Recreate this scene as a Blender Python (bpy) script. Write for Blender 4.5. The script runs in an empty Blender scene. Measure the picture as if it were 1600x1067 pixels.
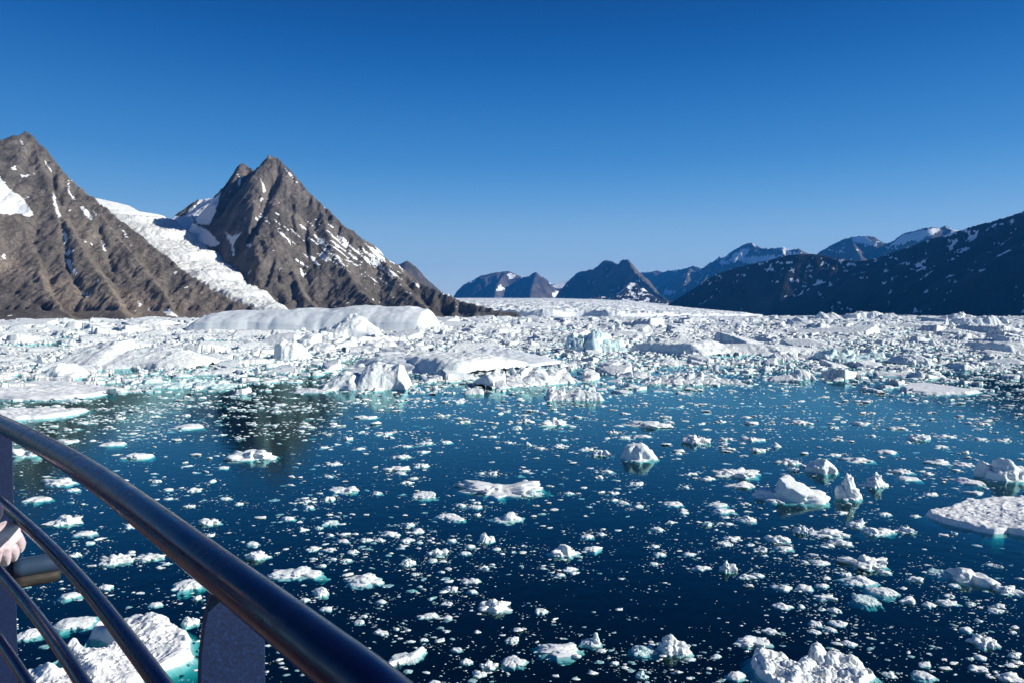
import bpy, math, random
import numpy as np
from mathutils import Vector
R_ = math.radians
sc = bpy.context.scene
COL = sc.collection
# ------------------------------------------------------------------ camera, sky, sun, exposure
H = 14.0                     # camera height over the water
F = 1155.0                   # focal length in pixels of a 1600 px wide picture
PITCH = math.atan(43.5 / F)
cd = bpy.data.cameras.new('camera'); cam = bpy.data.objects.new('camera', cd); COL.objects.link(cam)
cd.sensor_width = 36; cd.lens = 36 * F / 1600; cd.clip_start = 0.05; cd.clip_end = 60000
cam.location = (0, 0, H); cam.rotation_euler = (math.pi / 2 - PITCH, 0, 0)
sc.camera = cam
EXPO = 0.58; SKG = 1.0 / (0.09 * 2 ** EXPO)
SUN_EL, SUN_AZ = 26.0, 98.0          # azimuth clockwise from the view direction
w = bpy.data.worlds.new('World'); sc.world = w; w.use_nodes = True
nt = w.node_tree; bg = nt.nodes['Background']
sky = nt.nodes.new('ShaderNodeTexSky'); sky.sky_type = 'NISHITA'; sky.sun_disc = False
sky.sun_elevation = R_(SUN_EL); sky.sun_rotation = R_(SUN_AZ)
sky.altitude = 600; sky.air_density = 1.0; sky.dust_density = 0.0; sky.ozone_density = 1.6
tc = nt.nodes.new('ShaderNodeTexCoord'); sx = nt.nodes.new('ShaderNodeSeparateXYZ'); nt.links.new(tc.outputs['Generated'], sx.inputs[0])
cr = nt.nodes.new('ShaderNodeValToRGB'); nt.links.new(sx.outputs['Z'], cr.inputs[0])
def lin(c): return [((v / 255 + .055) / 1.055) ** 2.4 if v > 10 else v / 255 / 12.92 for v in c]
SKY = [(0.0, (212, 230, 240)), (0.05, (190, 219, 238)), (0.085, (164, 204, 234)), (0.14, (108, 170, 221)), (0.20, (64, 140, 207)), (0.30, (10, 98, 176)), (0.385, (0, 72, 146)), (0.6, (0, 44, 104)), (1.0, (0, 26, 66))]
for i, (p_, c_) in enumerate(SKY):                     # deep polar blue overhead, pale at the horizon
    e_ = cr.color_ramp.elements[0] if i == 0 else (cr.color_ramp.elements[-1] if i == len(SKY) - 1 else cr.color_ramp.elements.new(p_))
    e_.position = p_; e_.color = (*lin(c_), 1)
cr.color_ramp.interpolation = 'B_SPLINE'
gn = nt.nodes.new('ShaderNodeMix'); gn.data_type = 'RGBA'; gn.blend_type = 'MULTIPLY'; gn.inputs[0].default_value = 1; gn.inputs[7].default_value = (SKG, SKG, SKG, 1); nt.links.new(cr.outputs[0], gn.inputs[6])
mxs = nt.nodes.new('ShaderNodeMix'); mxs.data_type = 'RGBA'; mxs.inputs[0].default_value = 0.96
nt.links.new(sky.outputs[0], mxs.inputs[6]); nt.links.new(gn.outputs[2], mxs.inputs[7]); nt.links.new(mxs.outputs[2], bg.inputs[0])
bg.inputs[1].default_value = 0.09
sd = bpy.data.lights.new('sun', 'SUN'); so = bpy.data.objects.new('sun', sd); COL.objects.link(so)
sd.energy = 4.4; sd.angle = R_(0.53); sd.color = (1.0, 0.965, 0.865)
sdir = Vector((math.cos(R_(SUN_EL)) * math.sin(R_(SUN_AZ)), math.cos(R_(SUN_EL)) * math.cos(R_(SUN_AZ)), math.sin(R_(SUN_EL))))
so.rotation_euler = sdir.to_track_quat('Z', 'Y').to_euler(); so.location = (60, -8, 60)
sc.view_settings.view_transform = 'Standard'; sc.view_settings.look = 'None'
sc.view_settings.exposure = EXPO; sc.view_settings.gamma = 1
sc.cycles.use_denoising = True
sc.cycles.max_bounces = 6; sc.cycles.diffuse_bounces = 2; sc.cycles.glossy_bounces = 3
sc.cycles.transparent_max_bounces = 8; sc.cycles.volume_bounces = 0
sc.cycles.volume_max_steps = 64

# ------------------------------------------------------------------ helpers
cP, sP = math.cos(PITCH), math.sin(PITCH)
def ray(px, py):
    a = (px - 800) / F; b = -(py - 533.5) / F
    return np.array([a, cP + b * sP, -sP + b * cP])
def wat(px, py):                       # the water point seen at a pixel
    d = ray(px, py); t = -H / d[2]; return np.array([d[0] * t, d[1] * t])
def P(px, py, D):                      # the point at depth D seen at a pixel
    d = ray(px, py); t = D / d[1]; return (d[0] * t, D, H + d[2] * t)
def proj(x, y, z):
    zz = z - H
    dep = y * cP - zz * sP; up = y * sP + zz * cP
    return 800 + F * x / dep, 533.5 - F * up / dep
def _h(ix, iy, iz, s):
    h = (ix.astype(np.int64) * 374761393 + iy.astype(np.int64) * 668265263 + iz.astype(np.int64) * 2147483647 + s * 1274126177) & 0xffffffff
    h = ((h ^ (h >> 13)) * 1274126177) & 0xffffffff
    h = ((h ^ (h >> 15)) * 2246822519) & 0xffffffff
    return ((h ^ (h >> 16)) & 0xffffff) / float(0x1000000)
def vn2(x, y, s=0):
    ix = np.floor(x); iy = np.floor(y); fx = x - ix; fy = y - iy
    fx = fx * fx * fx * (fx * (fx * 6 - 15) + 10); fy = fy * fy * fy * (fy * (fy * 6 - 15) + 10)
    z = np.zeros_like(ix)
    a = _h(ix, iy, z, s); b = _h(ix + 1, iy, z, s); c = _h(ix, iy + 1, z, s); d = _h(ix + 1, iy + 1, z, s)
    return (a + (b - a) * fx) * (1 - fy) + (c + (d - c) * fx) * fy
def vn3(x, y, z, s=0):
    iz = np.floor(z); fz = z - iz; fz = fz * fz * (3 - 2 * fz)
    ix = np.floor(x); iy = np.floor(y); fx = x - ix; fy = y - iy
    fx = fx * fx * (3 - 2 * fx); fy = fy * fy * (3 - 2 * fy)
    r = []
    for k in (0, 1):
        a = _h(ix, iy, iz + k, s); b = _h(ix + 1, iy, iz + k, s); c = _h(ix, iy + 1, iz + k, s); d = _h(ix + 1, iy + 1, iz + k, s)
        r.append((a + (b - a) * fx) * (1 - fy) + (c + (d - c) * fx) * fy)
    return r[0] * (1 - fz) + r[1] * fz
def rot(x, y, k):
    a = 0.6 + k * 1.1
    return x * math.cos(a) - y * math.sin(a), x * math.sin(a) + y * math.cos(a)
def fbm(x, y, o=5, s=0, g=0.5):
    t = np.zeros_like(x); a = 1; n = 0
    for k in range(o):
        x2, y2 = rot(x, y, k)
        t += a * (vn2(x2, y2, s + k) * 2 - 1); n += a; a *= g; x = x * 2.03; y = y * 2.03
    return t / n
def ridged(x, y, o=5, s=0, g=0.5):
    t = np.zeros_like(x); a = 1; n = 0
    for k in range(o):
        x2, y2 = rot(x, y, k)
        v = 1 - np.abs(vn2(x2, y2, s + k) * 2 - 1); t += a * v * v; n += a; a *= g; x = x * 2.07; y = y * 2.07
    return t / n
def fbm3(x, y, z, o=4, s=0, g=0.5):
    t = np.zeros_like(x); a = 1; n = 0
    for k in range(o):
        t += a * (vn3(x, y, z, s + k) * 2 - 1); n += a; a *= g; x = x * 2.03 + 7; y = y * 2.03 + 3; z = z * 2.03 + 5
    return t / n
def worley(x, y, s=0):
    ix = np.floor(x); iy = np.floor(y)
    f1 = np.full(x.shape, 9.0); f2 = np.full(x.shape, 9.0); c = np.zeros(x.shape); cx = np.zeros(x.shape); cy = np.zeros(x.shape); z = np.zeros_like(ix)
    for dx in (-1, 0, 1):
        for dy in (-1, 0, 1):
            jx = ix + dx; jy = iy + dy
            qx = jx + _h(jx, jy, z, s); qy = jy + _h(jx, jy, z, s + 77)
            d = np.hypot(x - qx, y - qy); m = d < f1
            f2 = np.where(m, f1, np.minimum(f2, d)); f1 = np.where(m, d, f1)
            c = np.where(m, _h(jx, jy, z, s + 5), c); cx = np.where(m, qx, cx); cy = np.where(m, qy, cy)
    return f1, f2, c, x - cx, y - cy
def sst(a, b, x):
    t = np.clip((x - a) / (b - a), 0, 1); return t * t * (3 - 2 * t)
def inpoly(px, py, poly):
    r = np.zeros(px.shape, bool); n = len(poly)
    for i in range(n):
        x1, y1 = poly[i]; x2, y2 = poly[(i + 1) % n]
        if y1 == y2: continue
        c = ((y1 > py) != (y2 > py)) & (px < (x2 - x1) * (py - y1) / (y2 - y1) + x1); r ^= c
    return r
def mk(name, V, Fs, mat, smooth=True, parent=None, attrs=None):
    me = bpy.data.meshes.new(name)
    V = np.ascontiguousarray(V, dtype=np.float32)
    if not isinstance(Fs, (list, tuple)): Fs = [Fs]
    Fs = [np.asarray(f, dtype=np.int32) for f in Fs if len(f)]
    me.vertices.add(len(V)); me.vertices.foreach_set('co', V.ravel())
    tot = np.concatenate([np.full(len(f), f.shape[1], np.int32) for f in Fs])
    li = np.concatenate([f.ravel() for f in Fs])
    me.loops.add(len(li)); me.loops.foreach_set('vertex_index', li)
    me.polygons.add(len(tot)); st = np.zeros(len(tot), np.int32); st[1:] = np.cumsum(tot)[:-1]
    me.polygons.foreach_set('loop_start', st)
    me.polygons.foreach_set('use_smooth', np.full(len(tot), smooth))
    if attrs:
        for k, a in attrs.items():
            at = me.attributes.new(k, 'FLOAT', 'POINT'); at.data.foreach_set('value', np.ascontiguousarray(a, dtype=np.float32))
    me.update(calc_edges=True); me.materials.append(mat)
    o = bpy.data.objects.new(name, me); COL.objects.link(o)
    if parent: o.parent = parent
    return o
def tag(o, label=None, cat=None, group=None, kind=None):
    if label: o['label'] = label
    if cat: o['category'] = cat
    if group: o['group'] = group
    if kind: o['kind'] = kind
    return o
def gridfaces(nr, nc):
    i = np.arange(nr * nc).reshape(nr, nc)
    return np.stack([i[:-1, :-1], i[:-1, 1:], i[1:, 1:], i[1:, :-1]], -1).reshape(-1, 4)

# ------------------------------------------------------------------ materials
def mat(name):
    m = bpy.data.materials.new(name); m.use_nodes = True
    return m, m.node_tree.nodes, m.node_tree.links, m.node_tree.nodes['Principled BSDF']
def nz(N, L, src, scale, detail=6, rough=0.6, vec=None):
    n = N.new('ShaderNodeTexNoise'); n.inputs['Scale'].default_value = scale; n.inputs['Detail'].default_value = detail; n.inputs['Roughness'].default_value = rough
    L.new(src, n.inputs['Vector']); return n.outputs['Fac']
def ramp(N, L, fac, stops):
    r = N.new('ShaderNodeValToRGB'); e = r.color_ramp.elements
    e[0].position, e[0].color = stops[0][0], (*stops[0][1], 1); e[1].position, e[1].color = stops[-1][0], (*stops[-1][1], 1)
    for p, c in stops[1:-1]:
        x = e.new(p); x.color = (*c, 1)
    L.new(fac, r.inputs[0]); return r.outputs[0]
def mapr(N, L, fac, a, b, c=0, d=1):
    m = N.new('ShaderNodeMapRange'); m.inputs[1].default_value = a; m.inputs[2].default_value = b; m.inputs[3].default_value = c; m.inputs[4].default_value = d
    L.new(fac, m.inputs[0]); return m.outputs[0]
def mth(N, L, op, a, b=None):
    m = N.new('ShaderNodeMath'); m.operation = op
    for i, v in enumerate((a, b)):
        if v is None: continue
        if isinstance(v, (int, float)): m.inputs[i].default_value = v
        else: L.new(v, m.inputs[i])
    return m.outputs[0]
def mixc(N, L, fac, a, b):
    m = N.new('ShaderNodeMix'); m.data_type = 'RGBA'
    if isinstance(fac, (int, float)): m.inputs[0].default_value = fac
    else: L.new(fac, m.inputs[0])
    for i, v in ((6, a), (7, b)):
        if isinstance(v, tuple): m.inputs[i].default_value = (*v, 1)
        else: L.new(v, m.inputs[i])
    return m.outputs[2]
def bump(N, L, hgt, strength, dist, prev=None):
    b = N.new('ShaderNodeBump'); b.inputs['Strength'].default_value = strength; b.inputs['Distance'].default_value = dist
    L.new(hgt, b.inputs['Height'])
    if prev: L.new(prev, b.inputs['Normal'])
    return b.outputs[0]
def ice_mat(name, c1, c2, scale, bd, rough=0.55, dirt=0.0, streak=False):
    m, N, L, p = mat(name)
    g = N.new('ShaderNodeNewGeometry').outputs['Position']
    f = nz(N, L, g, scale * 0.35, 5)
    c = ramp(N, L, f, [(0.32, c2), (0.55, c1)])
    if dirt:
        f2 = nz(N, L, g, scale * 1.3, 8, 0.7)
        c = mixc(N, L, mapr(N, L, f2, 0.60, 0.75, 0, dirt), c, (0.42, 0.37, 0.33))
    L.new(c, p.inputs['Base Color']); p.inputs['Roughness'].default_value = rough
    p.inputs['IOR'].default_value = 1.31
    src = g
    if streak:
        mp = N.new('ShaderNodeMapping'); mp.inputs['Scale'].default_value = (0.35, 1.2, 1.2); mp.inputs['Rotation'].default_value = (0, 0, 0.35); L.new(g, mp.inputs[0]); src = mp.outputs[0]
    b1 = bump(N, L, nz(N, L, src, scale, 7, 0.65), 1.0, bd)
    L.new(b1, p.inputs['Normal'])
    return m
M_ice = ice_mat('ice_near', (0.85, 0.875, 0.87), (0.77, 0.83, 0.84), 4.0, 0.10)
M_floe = ice_mat('ice_floe', (0.83, 0.84, 0.85), (0.74, 0.76, 0.78), 3.0, 0.10, dirt=0.2, streak=True)
M_mid = ice_mat('ice_mid', (0.83, 0.855, 0.85), (0.66, 0.74, 0.77), 0.8, 0.55, dirt=0.15)
M_far = ice_mat('ice_far', (0.82, 0.84, 0.84), (0.64, 0.71, 0.75), 0.25, 1.6, dirt=0.3)
M_smooth = ice_mat('ice_smooth', (0.72, 0.76, 0.79), (0.64, 0.70, 0.74), 0.4, 0.12)
M_cyan = ice_mat('ice_turquoise', (0.72, 0.86, 0.86), (0.50, 0.74, 0.76), 0.8, 0.5, rough=0.4)
M_gl = ice_mat('glacier_ice', (0.84, 0.86, 0.87), (0.62, 0.72, 0.78), 0.05, 6.0, dirt=0.35)

M_gl2 = ice_mat('valley_glacier_ice', (0.80, 0.80, 0.78), (0.62, 0.66, 0.68), 0.14, 4.0, dirt=0.35)

def rock_mat(name, cols, scale=0.01, snow=(0.88, 0.90, 0.93), bd=10):
    m, N, L, p = mat(name)
    g = N.new('ShaderNodeNewGeometry').outputs['Position']
    mp = N.new('ShaderNodeMapping'); mp.inputs['Scale'].default_value = (1, 1, 0.45); L.new(g, mp.inputs[0]); v = mp.outputs[0]
    f = nz(N, L, v, scale, 12, 0.68)
    c = ramp(N, L, f, [(0.30, cols[0]), (0.46, cols[1]), (0.60, cols[2]), (0.74, cols[3])])
    at = N.new('ShaderNodeAttribute'); at.attribute_name = 'tal'
    f2 = nz(N, L, g, scale * 6, 6)
    tc = ramp(N, L, f2, [(0.3, cols[2]), (0.65, cols[4])])
    c = mixc(N, L, at.outputs['Fac'], c, tc)
    fine = nz(N, L, v, scale * 14, 9, 0.8)
    mm = N.new('ShaderNodeMix'); mm.data_type = 'RGBA'; mm.blend_type = 'MULTIPLY'; mm.inputs[0].default_value = 1.0
    L.new(c, mm.inputs[6]); L.new(ramp(N, L, fine, [(0.36, (0.38, 0.38, 0.40)), (0.50, (0.95, 0.94, 0.93)), (0.64, (1.45, 1.40, 1.35))]), mm.inputs[7])
    sn = N.new('ShaderNodeAttribute'); sn.attribute_name = 'snow'
    e = mth(N, L, 'ADD', sn.outputs['Fac'], mapr(N, L, nz(N, L, g, scale * 8, 8, 0.7), 0.25, 0.75, -0.28, 0.28))
    fac = mapr(N, L, e, 0.44, 0.58)
    c = mixc(N, L, fac, mm.outputs[2], snow)
    L.new(c, p.inputs['Base Color']); p.inputs['Roughness'].default_value = 0.9
    p.inputs['Specular IOR Level'].default_value = 0.2
    hgt = nz(N, L, v, scale * 2.5, 12, 0.72)
    b = N.new('ShaderNodeBump'); b.inputs['Distance'].default_value = bd
    L.new(mapr(N, L, fac, 0, 1, 1.0, 0.15), b.inputs['Strength']); L.new(hgt, b.inputs['Height'])
    b2_ = bump(N, L, nz(N, L, v, scale * 9, 8, 0.75), 0.9, bd * .38, b.outputs[0])
    L.new(b2_, p.inputs['Normal'])
    return m
M_rock = rock_mat('mountain_rock', [(0.050, 0.046, 0.045), (0.125, 0.113, 0.106), (0.215, 0.190, 0.172), (0.29, 0.255, 0.225), (0.33, 0.27, 0.22)], 0.012, bd=14)
M_rockf = rock_mat('far_rock', [(0.05, 0.048, 0.05), (0.09, 0.085, 0.085), (0.16, 0.135, 0.12), (0.24, 0.20, 0.17), (0.26, 0.21, 0.18)], 0.005, bd=25)
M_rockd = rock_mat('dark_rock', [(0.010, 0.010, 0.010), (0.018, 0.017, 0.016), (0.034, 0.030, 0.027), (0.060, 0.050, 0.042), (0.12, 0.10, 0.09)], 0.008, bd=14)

# ------------------------------------------------------------------ water
def water_mat():
    m, N, L, p = mat('sea_water'); N.remove(p); out = N['Material Output']
    g = N.new('ShaderNodeNewGeometry').outputs['Position']
    b1 = bump(N, L, nz(N, L, g, 0.9, 4, 0.55), 0.35, 0.05)
    b2 = bump(N, L, nz(N, L, g, 6.0, 3, 0.5), 0.25, 0.008, b1)
    gl = N.new('ShaderNodeBsdfGlossy'); gl.inputs['Roughness'].default_value = 0.05; gl.inputs['Color'].default_value = (0.50, 0.93, 0.97, 1)
    L.new(b2, gl.inputs['Normal'])
    df = N.new('ShaderNodeBsdfDiffuse'); df.inputs['Color'].default_value = (0.0001, 0.014, 0.018, 1)
    tr = N.new('ShaderNodeBsdfTransparent'); tr.inputs['Color'].default_value = (0.86, 0.98, 0.98, 1)
    mx = N.new('ShaderNodeMixShader'); mx.inputs[0].default_value = 0.85
    L.new(df.outputs[0], mx.inputs[1]); L.new(tr.outputs[0], mx.inputs[2])
    fr = N.new('ShaderNodeFresnel'); fr.inputs['IOR'].default_value = 1.333; L.new(b2, fr.inputs['Normal'])
    gb = N.new('ShaderNodeNewGeometry').outputs['Backfacing']; ft = mth(N, L, 'MULTIPLY', fr.outputs[0], mth(N, L, 'SUBTRACT', 1.0, gb))
    m2 = N.new('ShaderNodeMixShader'); L.new(ft, m2.inputs[0]); L.new(mx.outputs[0], m2.inputs[1]); L.new(gl.outputs[0], m2.inputs[2])
    L.new(m2.outputs[0], out.inputs['Surface'])
    va = N.new('ShaderNodeVolumeAbsorption'); va.inputs['Color'].default_value = (0.10, 0.74, 0.75, 1); va.inputs['Density'].default_value = 2.6
    L.new(va.outputs[0], out.inputs['Volume'])
    return m
M_water = water_mat()
def box(x0, x1, y0, y1, z0, z1):
    V = [(x, y, z) for z in (z0, z1) for y in (y0, y1) for x in (x0, x1)]
    Fc = [(0, 2, 3, 1), (4, 5, 7, 6), (0, 1, 5, 4), (2, 6, 7, 3), (0, 4, 6, 2), (1, 3, 7, 5)]
    return np.array(V, float), np.array(Fc)
V, Fc = box(-14000, 14000, -600, 22000, -12, 0)
tag(mk('water', V, Fc, M_water, False), 'dark blue fjord water between the drifting ice', 'water', kind='structure')
mb, N_, L_, p_ = mat('sea_bed'); p_.inputs['Base Color'].default_value = (0.004, 0.012, 0.03, 1); p_.inputs['Roughness'].default_value = 1; p_.inputs['Specular IOR Level'].default_value = 0
V, Fc = box(-14000, 14000, -600, 22000, -16, -12.3)
tag(mk('sea_bed', V, Fc, mb, False), 'dark floor under the fjord water', 'sea bed', kind='structure')
# ------------------------------------------------------------------ mountains
def ridge_field(X, Y, ridges, seed=0, warp=45, wl=260):
    wx = X + warp * fbm(X / wl, Y / wl, 4, seed + 11); wy = Y + warp * fbm(X / wl, Y / wl, 4, seed + 23)
    out = np.full(X.shape, -400.0)
    for ri, r in enumerate(ridges):
        pts = [P(*q) for q in r['p']]; k = r.get('k', 0.7); lam = r.get('lam', 70.0); amp = r.get('amp', 16.0); kb = r.get('kb', k)
        s0 = 0.0; best = np.full(X.shape, -1e9); bs = np.zeros(X.shape); bd = np.zeros(X.shape)
        for (ax, ay, az), (bx, by, bz) in zip(pts[:-1], pts[1:]):
            ln = math.hypot(bx - ax, by - ay) + 1e-6
            # ridge itself is followed unwarped close by so that the skyline stays put
            t0 = np.clip(((X - ax) * (bx - ax) + (Y - ay) * (by - ay)) / ln ** 2, 0, 1)
            d0 = np.hypot(X - ax - t0 * (bx - ax), Y - ay - t0 * (by - ay)); u = sst(10, 160, d0)
            qx = X + (wx - X) * u; qy = Y + (wy - Y) * u
            t = np.clip(((qx - ax) * (bx - ax) + (qy - ay) * (by - ay)) / ln ** 2, 0, 1)
            cx = qx - ax - t * (bx - ax); cy = qy - ay - t * (by - ay); d = np.hypot(cx, cy)
            kk = np.where(cy > 0, kb, k); kk = kk + (r.get('kl', k) - k) * sst(0.1, 0.8, -cx / (d + 1e-6)) + (r.get('kr', k) - k) * sst(0.25, 0.9, cx / (d + 1e-6))
            hh = az + t * (bz - az) - kk * d * (1.12 - r.get('cv', 0.00022) * np.minimum(d, 1500))
            m = hh > best; best = np.where(m, hh, best); bs = np.where(m, s0 + t * ln, bs); bd = np.where(m, d, bd)
            s0 += ln
        rib = ridged(bs / lam + 0.4 * fbm(X / 150, Y / 150, 3, seed + 3), bd / (lam * 4.5), 4, seed + 31 + ri * 7, 0.55) - 0.45
        rib = rib + .42 * (ridged(bs / (lam * .27) + .5 * fbm(X / 60, Y / 60, 2, seed + 5), bd / (lam * 1.6), 3, seed + 41 + ri * 7, 0.6) - .45)
        best = best + amp * rib * (0.22 + sst(0, 160, bd) * 1.2)
        out = np.maximum(out, best)
    return out
def spans(px, pts):
    return np.interp(px, [p[0] for p in pts], [p[1] for p in pts])
def terrain(name, x0, x1, y0, y1, res, hfun, matl, snowf, label, cat, talf=None, zmin=-6, nam=0):
    nx = int((x1 - x0) / res) + 1; ny = int((y1 - y0) / res) + 1
    X, Y = np.meshgrid(np.linspace(x0, x1, nx), np.linspace(y0, y1, ny)); 
    Z = hfun(X, Y)
    gx = np.gradient(Z, axis=1) / ((x1 - x0) / (nx - 1)); gy = np.gradient(Z, axis=0) / ((y1 - y0) / (ny - 1))
    slope = np.hypot(gx, gy)
    px, py = proj(X, Y, Z)
    S = snowf(X, Y, Z, px, py, slope) if snowf else np.zeros_like(Z)
    T = talf(X, Y, Z, px, py, slope) if talf else np.zeros_like(Z)
    V = np.stack([X, Y, Z], -1).reshape(-1, 3)
    Fc = gridfaces(ny, nx)
    keep = (Z.ravel()[Fc] > zmin).any(axis=1); Fc = Fc[keep]
    used = np.unique(Fc); mp = np.zeros(len(V), int); mp[used] = np.arange(len(used))
    o = mk(name, V[used], mp[Fc], matl, True, attrs={'snow': S.ravel()[used], 'tal': T.ravel()[used]})
    tag(o, label, cat, kind='structure'); return o

# --- left massif: brown pyramid, valley glacier, the tall grey pyramid
A = [dict(p=[(-900, 300, 2700), (-520, 150, 2550), (-300, 215, 2450), (-150, 190, 2400), (-60, 245, 2350), (-12, 234, 2320), (8, 232, 2310), (20, 213, 2300), (40, 208, 2300), (52, 212, 2290), (62, 226, 2280), (72, 232, 2270), (84, 250, 2250), (100, 268, 2230), (114, 284, 2210), (130, 297, 2190), (144, 308, 2160), (160, 320, 2130), (190, 345, 2080), (230, 376, 2020), (270, 408, 1960), (300, 432, 1910), (335, 453, 1860), (375, 474, 1800), (420, 487, 1760)], k=0.62, kb=1.1, kr=1.5, amp=15, lam=60),
     dict(p=[(50, 215, 2290), (75, 290, 2100), (105, 350, 1930), (150, 420, 1760), (185, 470, 1620), (200, 500, 1500)], k=0.66, kr=1.3, amp=14, lam=60),
     dict(p=[(20, 230, 2300), (0, 300, 2120), (60, 400, 1800), (70, 450, 1650), (110, 490, 1500)], k=0.55, kr=1.6, amp=12, lam=60),
     dict(p=[(130, 297, 2190), (180, 365, 2010), (235, 430, 1830), (270, 480, 1700)], k=0.66, kr=1.4, amp=12, lam=60),
     dict(p=[(-300, 240, 2450), (-200, 360, 2000), (-120, 430, 1700), (-40, 452, 1560), (40, 470, 1500), (90, 490, 1450)], k=0.42, amp=8, lam=50)]
B = [dict(p=[(365, 277, 3000), (372, 262, 2995), (380, 254, 2990), (388, 260, 2980), (398, 264, 2950), (404, 262, 2870), (412, 252, 2830), (420, 242, 2800), (428, 244, 2800), (440, 251, 2790), (452, 264, 2770), (464, 277, 2750), (476, 291, 2730), (490, 306, 2700), (505, 321, 2670), (520, 334, 2640), (535, 352, 2610), (552, 371, 2580), (566, 384, 2560), (582, 400, 2540), (600, 411, 2520), (625, 425, 2490), (650, 437, 2460), (680, 452, 2420), (712, 466, 2380), (745, 477, 2330), (780, 483, 2300), (806, 489, 2280)], k=0.80, kb=1.2, kl=1.5, kr=1.15, amp=22, lam=75),
     dict(p=[(424, 243, 2800), (432, 300, 2640), (432, 350, 2500), (445, 400, 2350), (470, 450, 2180), (500, 490, 2020)], k=0.95, kl=1.4, amp=20, lam=55),
     dict(p=[(404, 262, 2870), (385, 310, 2760), (362, 345, 2680), (352, 385, 2600), (356, 415, 2520)], k=1.1, kl=1.6, amp=14, lam=55),
     dict(p=[(380, 254, 2990), (362, 282, 3000), (350, 300, 3010), (340, 322, 3020), (330, 345, 3030)], k=1.2, kl=1.6, amp=14, lam=55),
     dict(p=[(425, 330, 2540), (395, 385, 2400), (390, 430, 2270), (425, 470, 2120), (450, 492, 1990)], k=1.0, kl=1.4, amp=12, lam=50),
     dict(p=[(500, 321, 2670), (520, 390, 2430), (560, 450, 2220), (600, 490, 2050)], k=0.72, amp=12, lam=60),
     dict(p=[(600, 411, 2520), (640, 460, 2300), (680, 492, 2150)], k=0.6, amp=9, lam=60),
     # rock rib and knoll beside the glacier
     dict(p=[(242, 341, 2950), (250, 337, 2930), (262, 343, 2900), (268, 362, 2830), (285, 372, 2760), (305, 385, 2680), (335, 405, 2570), (365, 428, 2450), (390, 440, 2350)], k=1.3, kl=1.8, amp=10, lam=40),
     dict(p=[(262, 341, 2990), (300, 336, 3080), (345, 352, 2960), (352, 380, 2800), (330, 400, 2660)], k=1.0, kl=1.6, amp=6, lam=40),
     dict(p=[(285, 336, 3300), (300, 322, 3330), (310, 311, 3350), (322, 312, 3350), (336, 309, 3300), (350, 300, 3200)], k=0.75, amp=8, lam=60)]
GLC = [(446, 486, 1930, 22), (420, 475, 1985, 40), (380, 454, 2080, 62), (330, 423, 2230, 85), (285, 392, 2420, 105), (245, 361, 2660, 120), (215, 341, 2960, 140), (190, 334, 3260, 170), (150, 312, 3320, 170)]
def glacier_h(X, Y, core=None):
    out = np.full(X.shape, -500.0)
    pts = [(*P(a, b, c), w_) for a, b, c, w_ in GLC]
    for (ax, ay, az, aw), (bx, by, bz, bw) in zip(pts[:-1], pts[1:]):
        ln = math.hypot(bx - ax, by - ay)
        t = np.clip(((X - ax) * (bx - ax) + (Y - ay) * (by - ay)) / ln ** 2, 0, 1)
        d = np.hypot(X - ax - t * (bx - ax), Y - ay - t * (by - ay)); ww = aw + t * (bw - aw)
        hh = az + t * (bz - az) - 8 * (d / ww) ** 2 - np.maximum(d - ww, 0) * 0.9
        out = np.maximum(out, hh)
        if core is not None: core[:] = np.minimum(core, az + t * (bz - az) - 14 + np.maximum(d - ww * .9 - 14 * fbm(X / 60, Y / 60, 3, 5), 0) * 1.5)
    return out
def massif(X, Y):
    a = ridge_field(X, Y, A, 1); b = ridge_field(X, Y, B, 50)
    core = np.full(X.shape, 9e9); glacier_h(X, Y, core)
    Z = np.maximum(a, b)
    # gullies cut into the two pyramids
    px, py = proj(X, Y, Z)
    for pts, wd, dp in ([[(436, 262), (420, 300), (405, 335), (380, 375), (368, 400), (362, 425)], 7, 30], [[(80, 265), (95, 330), (100, 370), (108, 420), (135, 460)], 5, 13],
                        [[(150, 350), (165, 385), (180, 430)], 4, 9], [[(470, 415), (478, 450), (486, 485)], 6, 16], [[(425, 400), (415, 440), (440, 470)], 5, 14]):
        dd = np.full(X.shape, 99.0)
        for (x1, y1), (x2, y2) in zip(pts[:-1], pts[1:]):
            l2 = (x2 - x1) ** 2 + (y2 - y1) ** 2; t = np.clip(((px - x1) * (x2 - x1) + (py - y1) * (y2 - y1)) / l2, 0, 1)
            dd = np.minimum(dd, np.hypot(px - x1 - t * (x2 - x1), py - y1 - t * (y2 - y1)))
        dd = dd + 3 * fbm(X / 60, Y / 60, 3, 5)
        Z = Z - dp * np.exp(-(dd / wd) ** 2)
    rg = ridged(X / 70 + 0.6 * fbm(X / 120, Y / 120, 2, 95), Y / 110, 5, 90, 0.6)
    Z = Z + sst(0, 60, Z) * (15 * (rg - 0.45) + 8 * (ridged(X / 17, Y / 24, 2, 91) - 0.5))
    Z = np.minimum(Z, core + 16 * (ridged(X / 60, Y / 60, 4, 97) - .4) * (Z > core))
    shore = 5 + 4 * fbm(X / 90, Y / 90, 3, 8)
    return np.where(Z < 30, Z * 0.6 + shore, Z)
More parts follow.
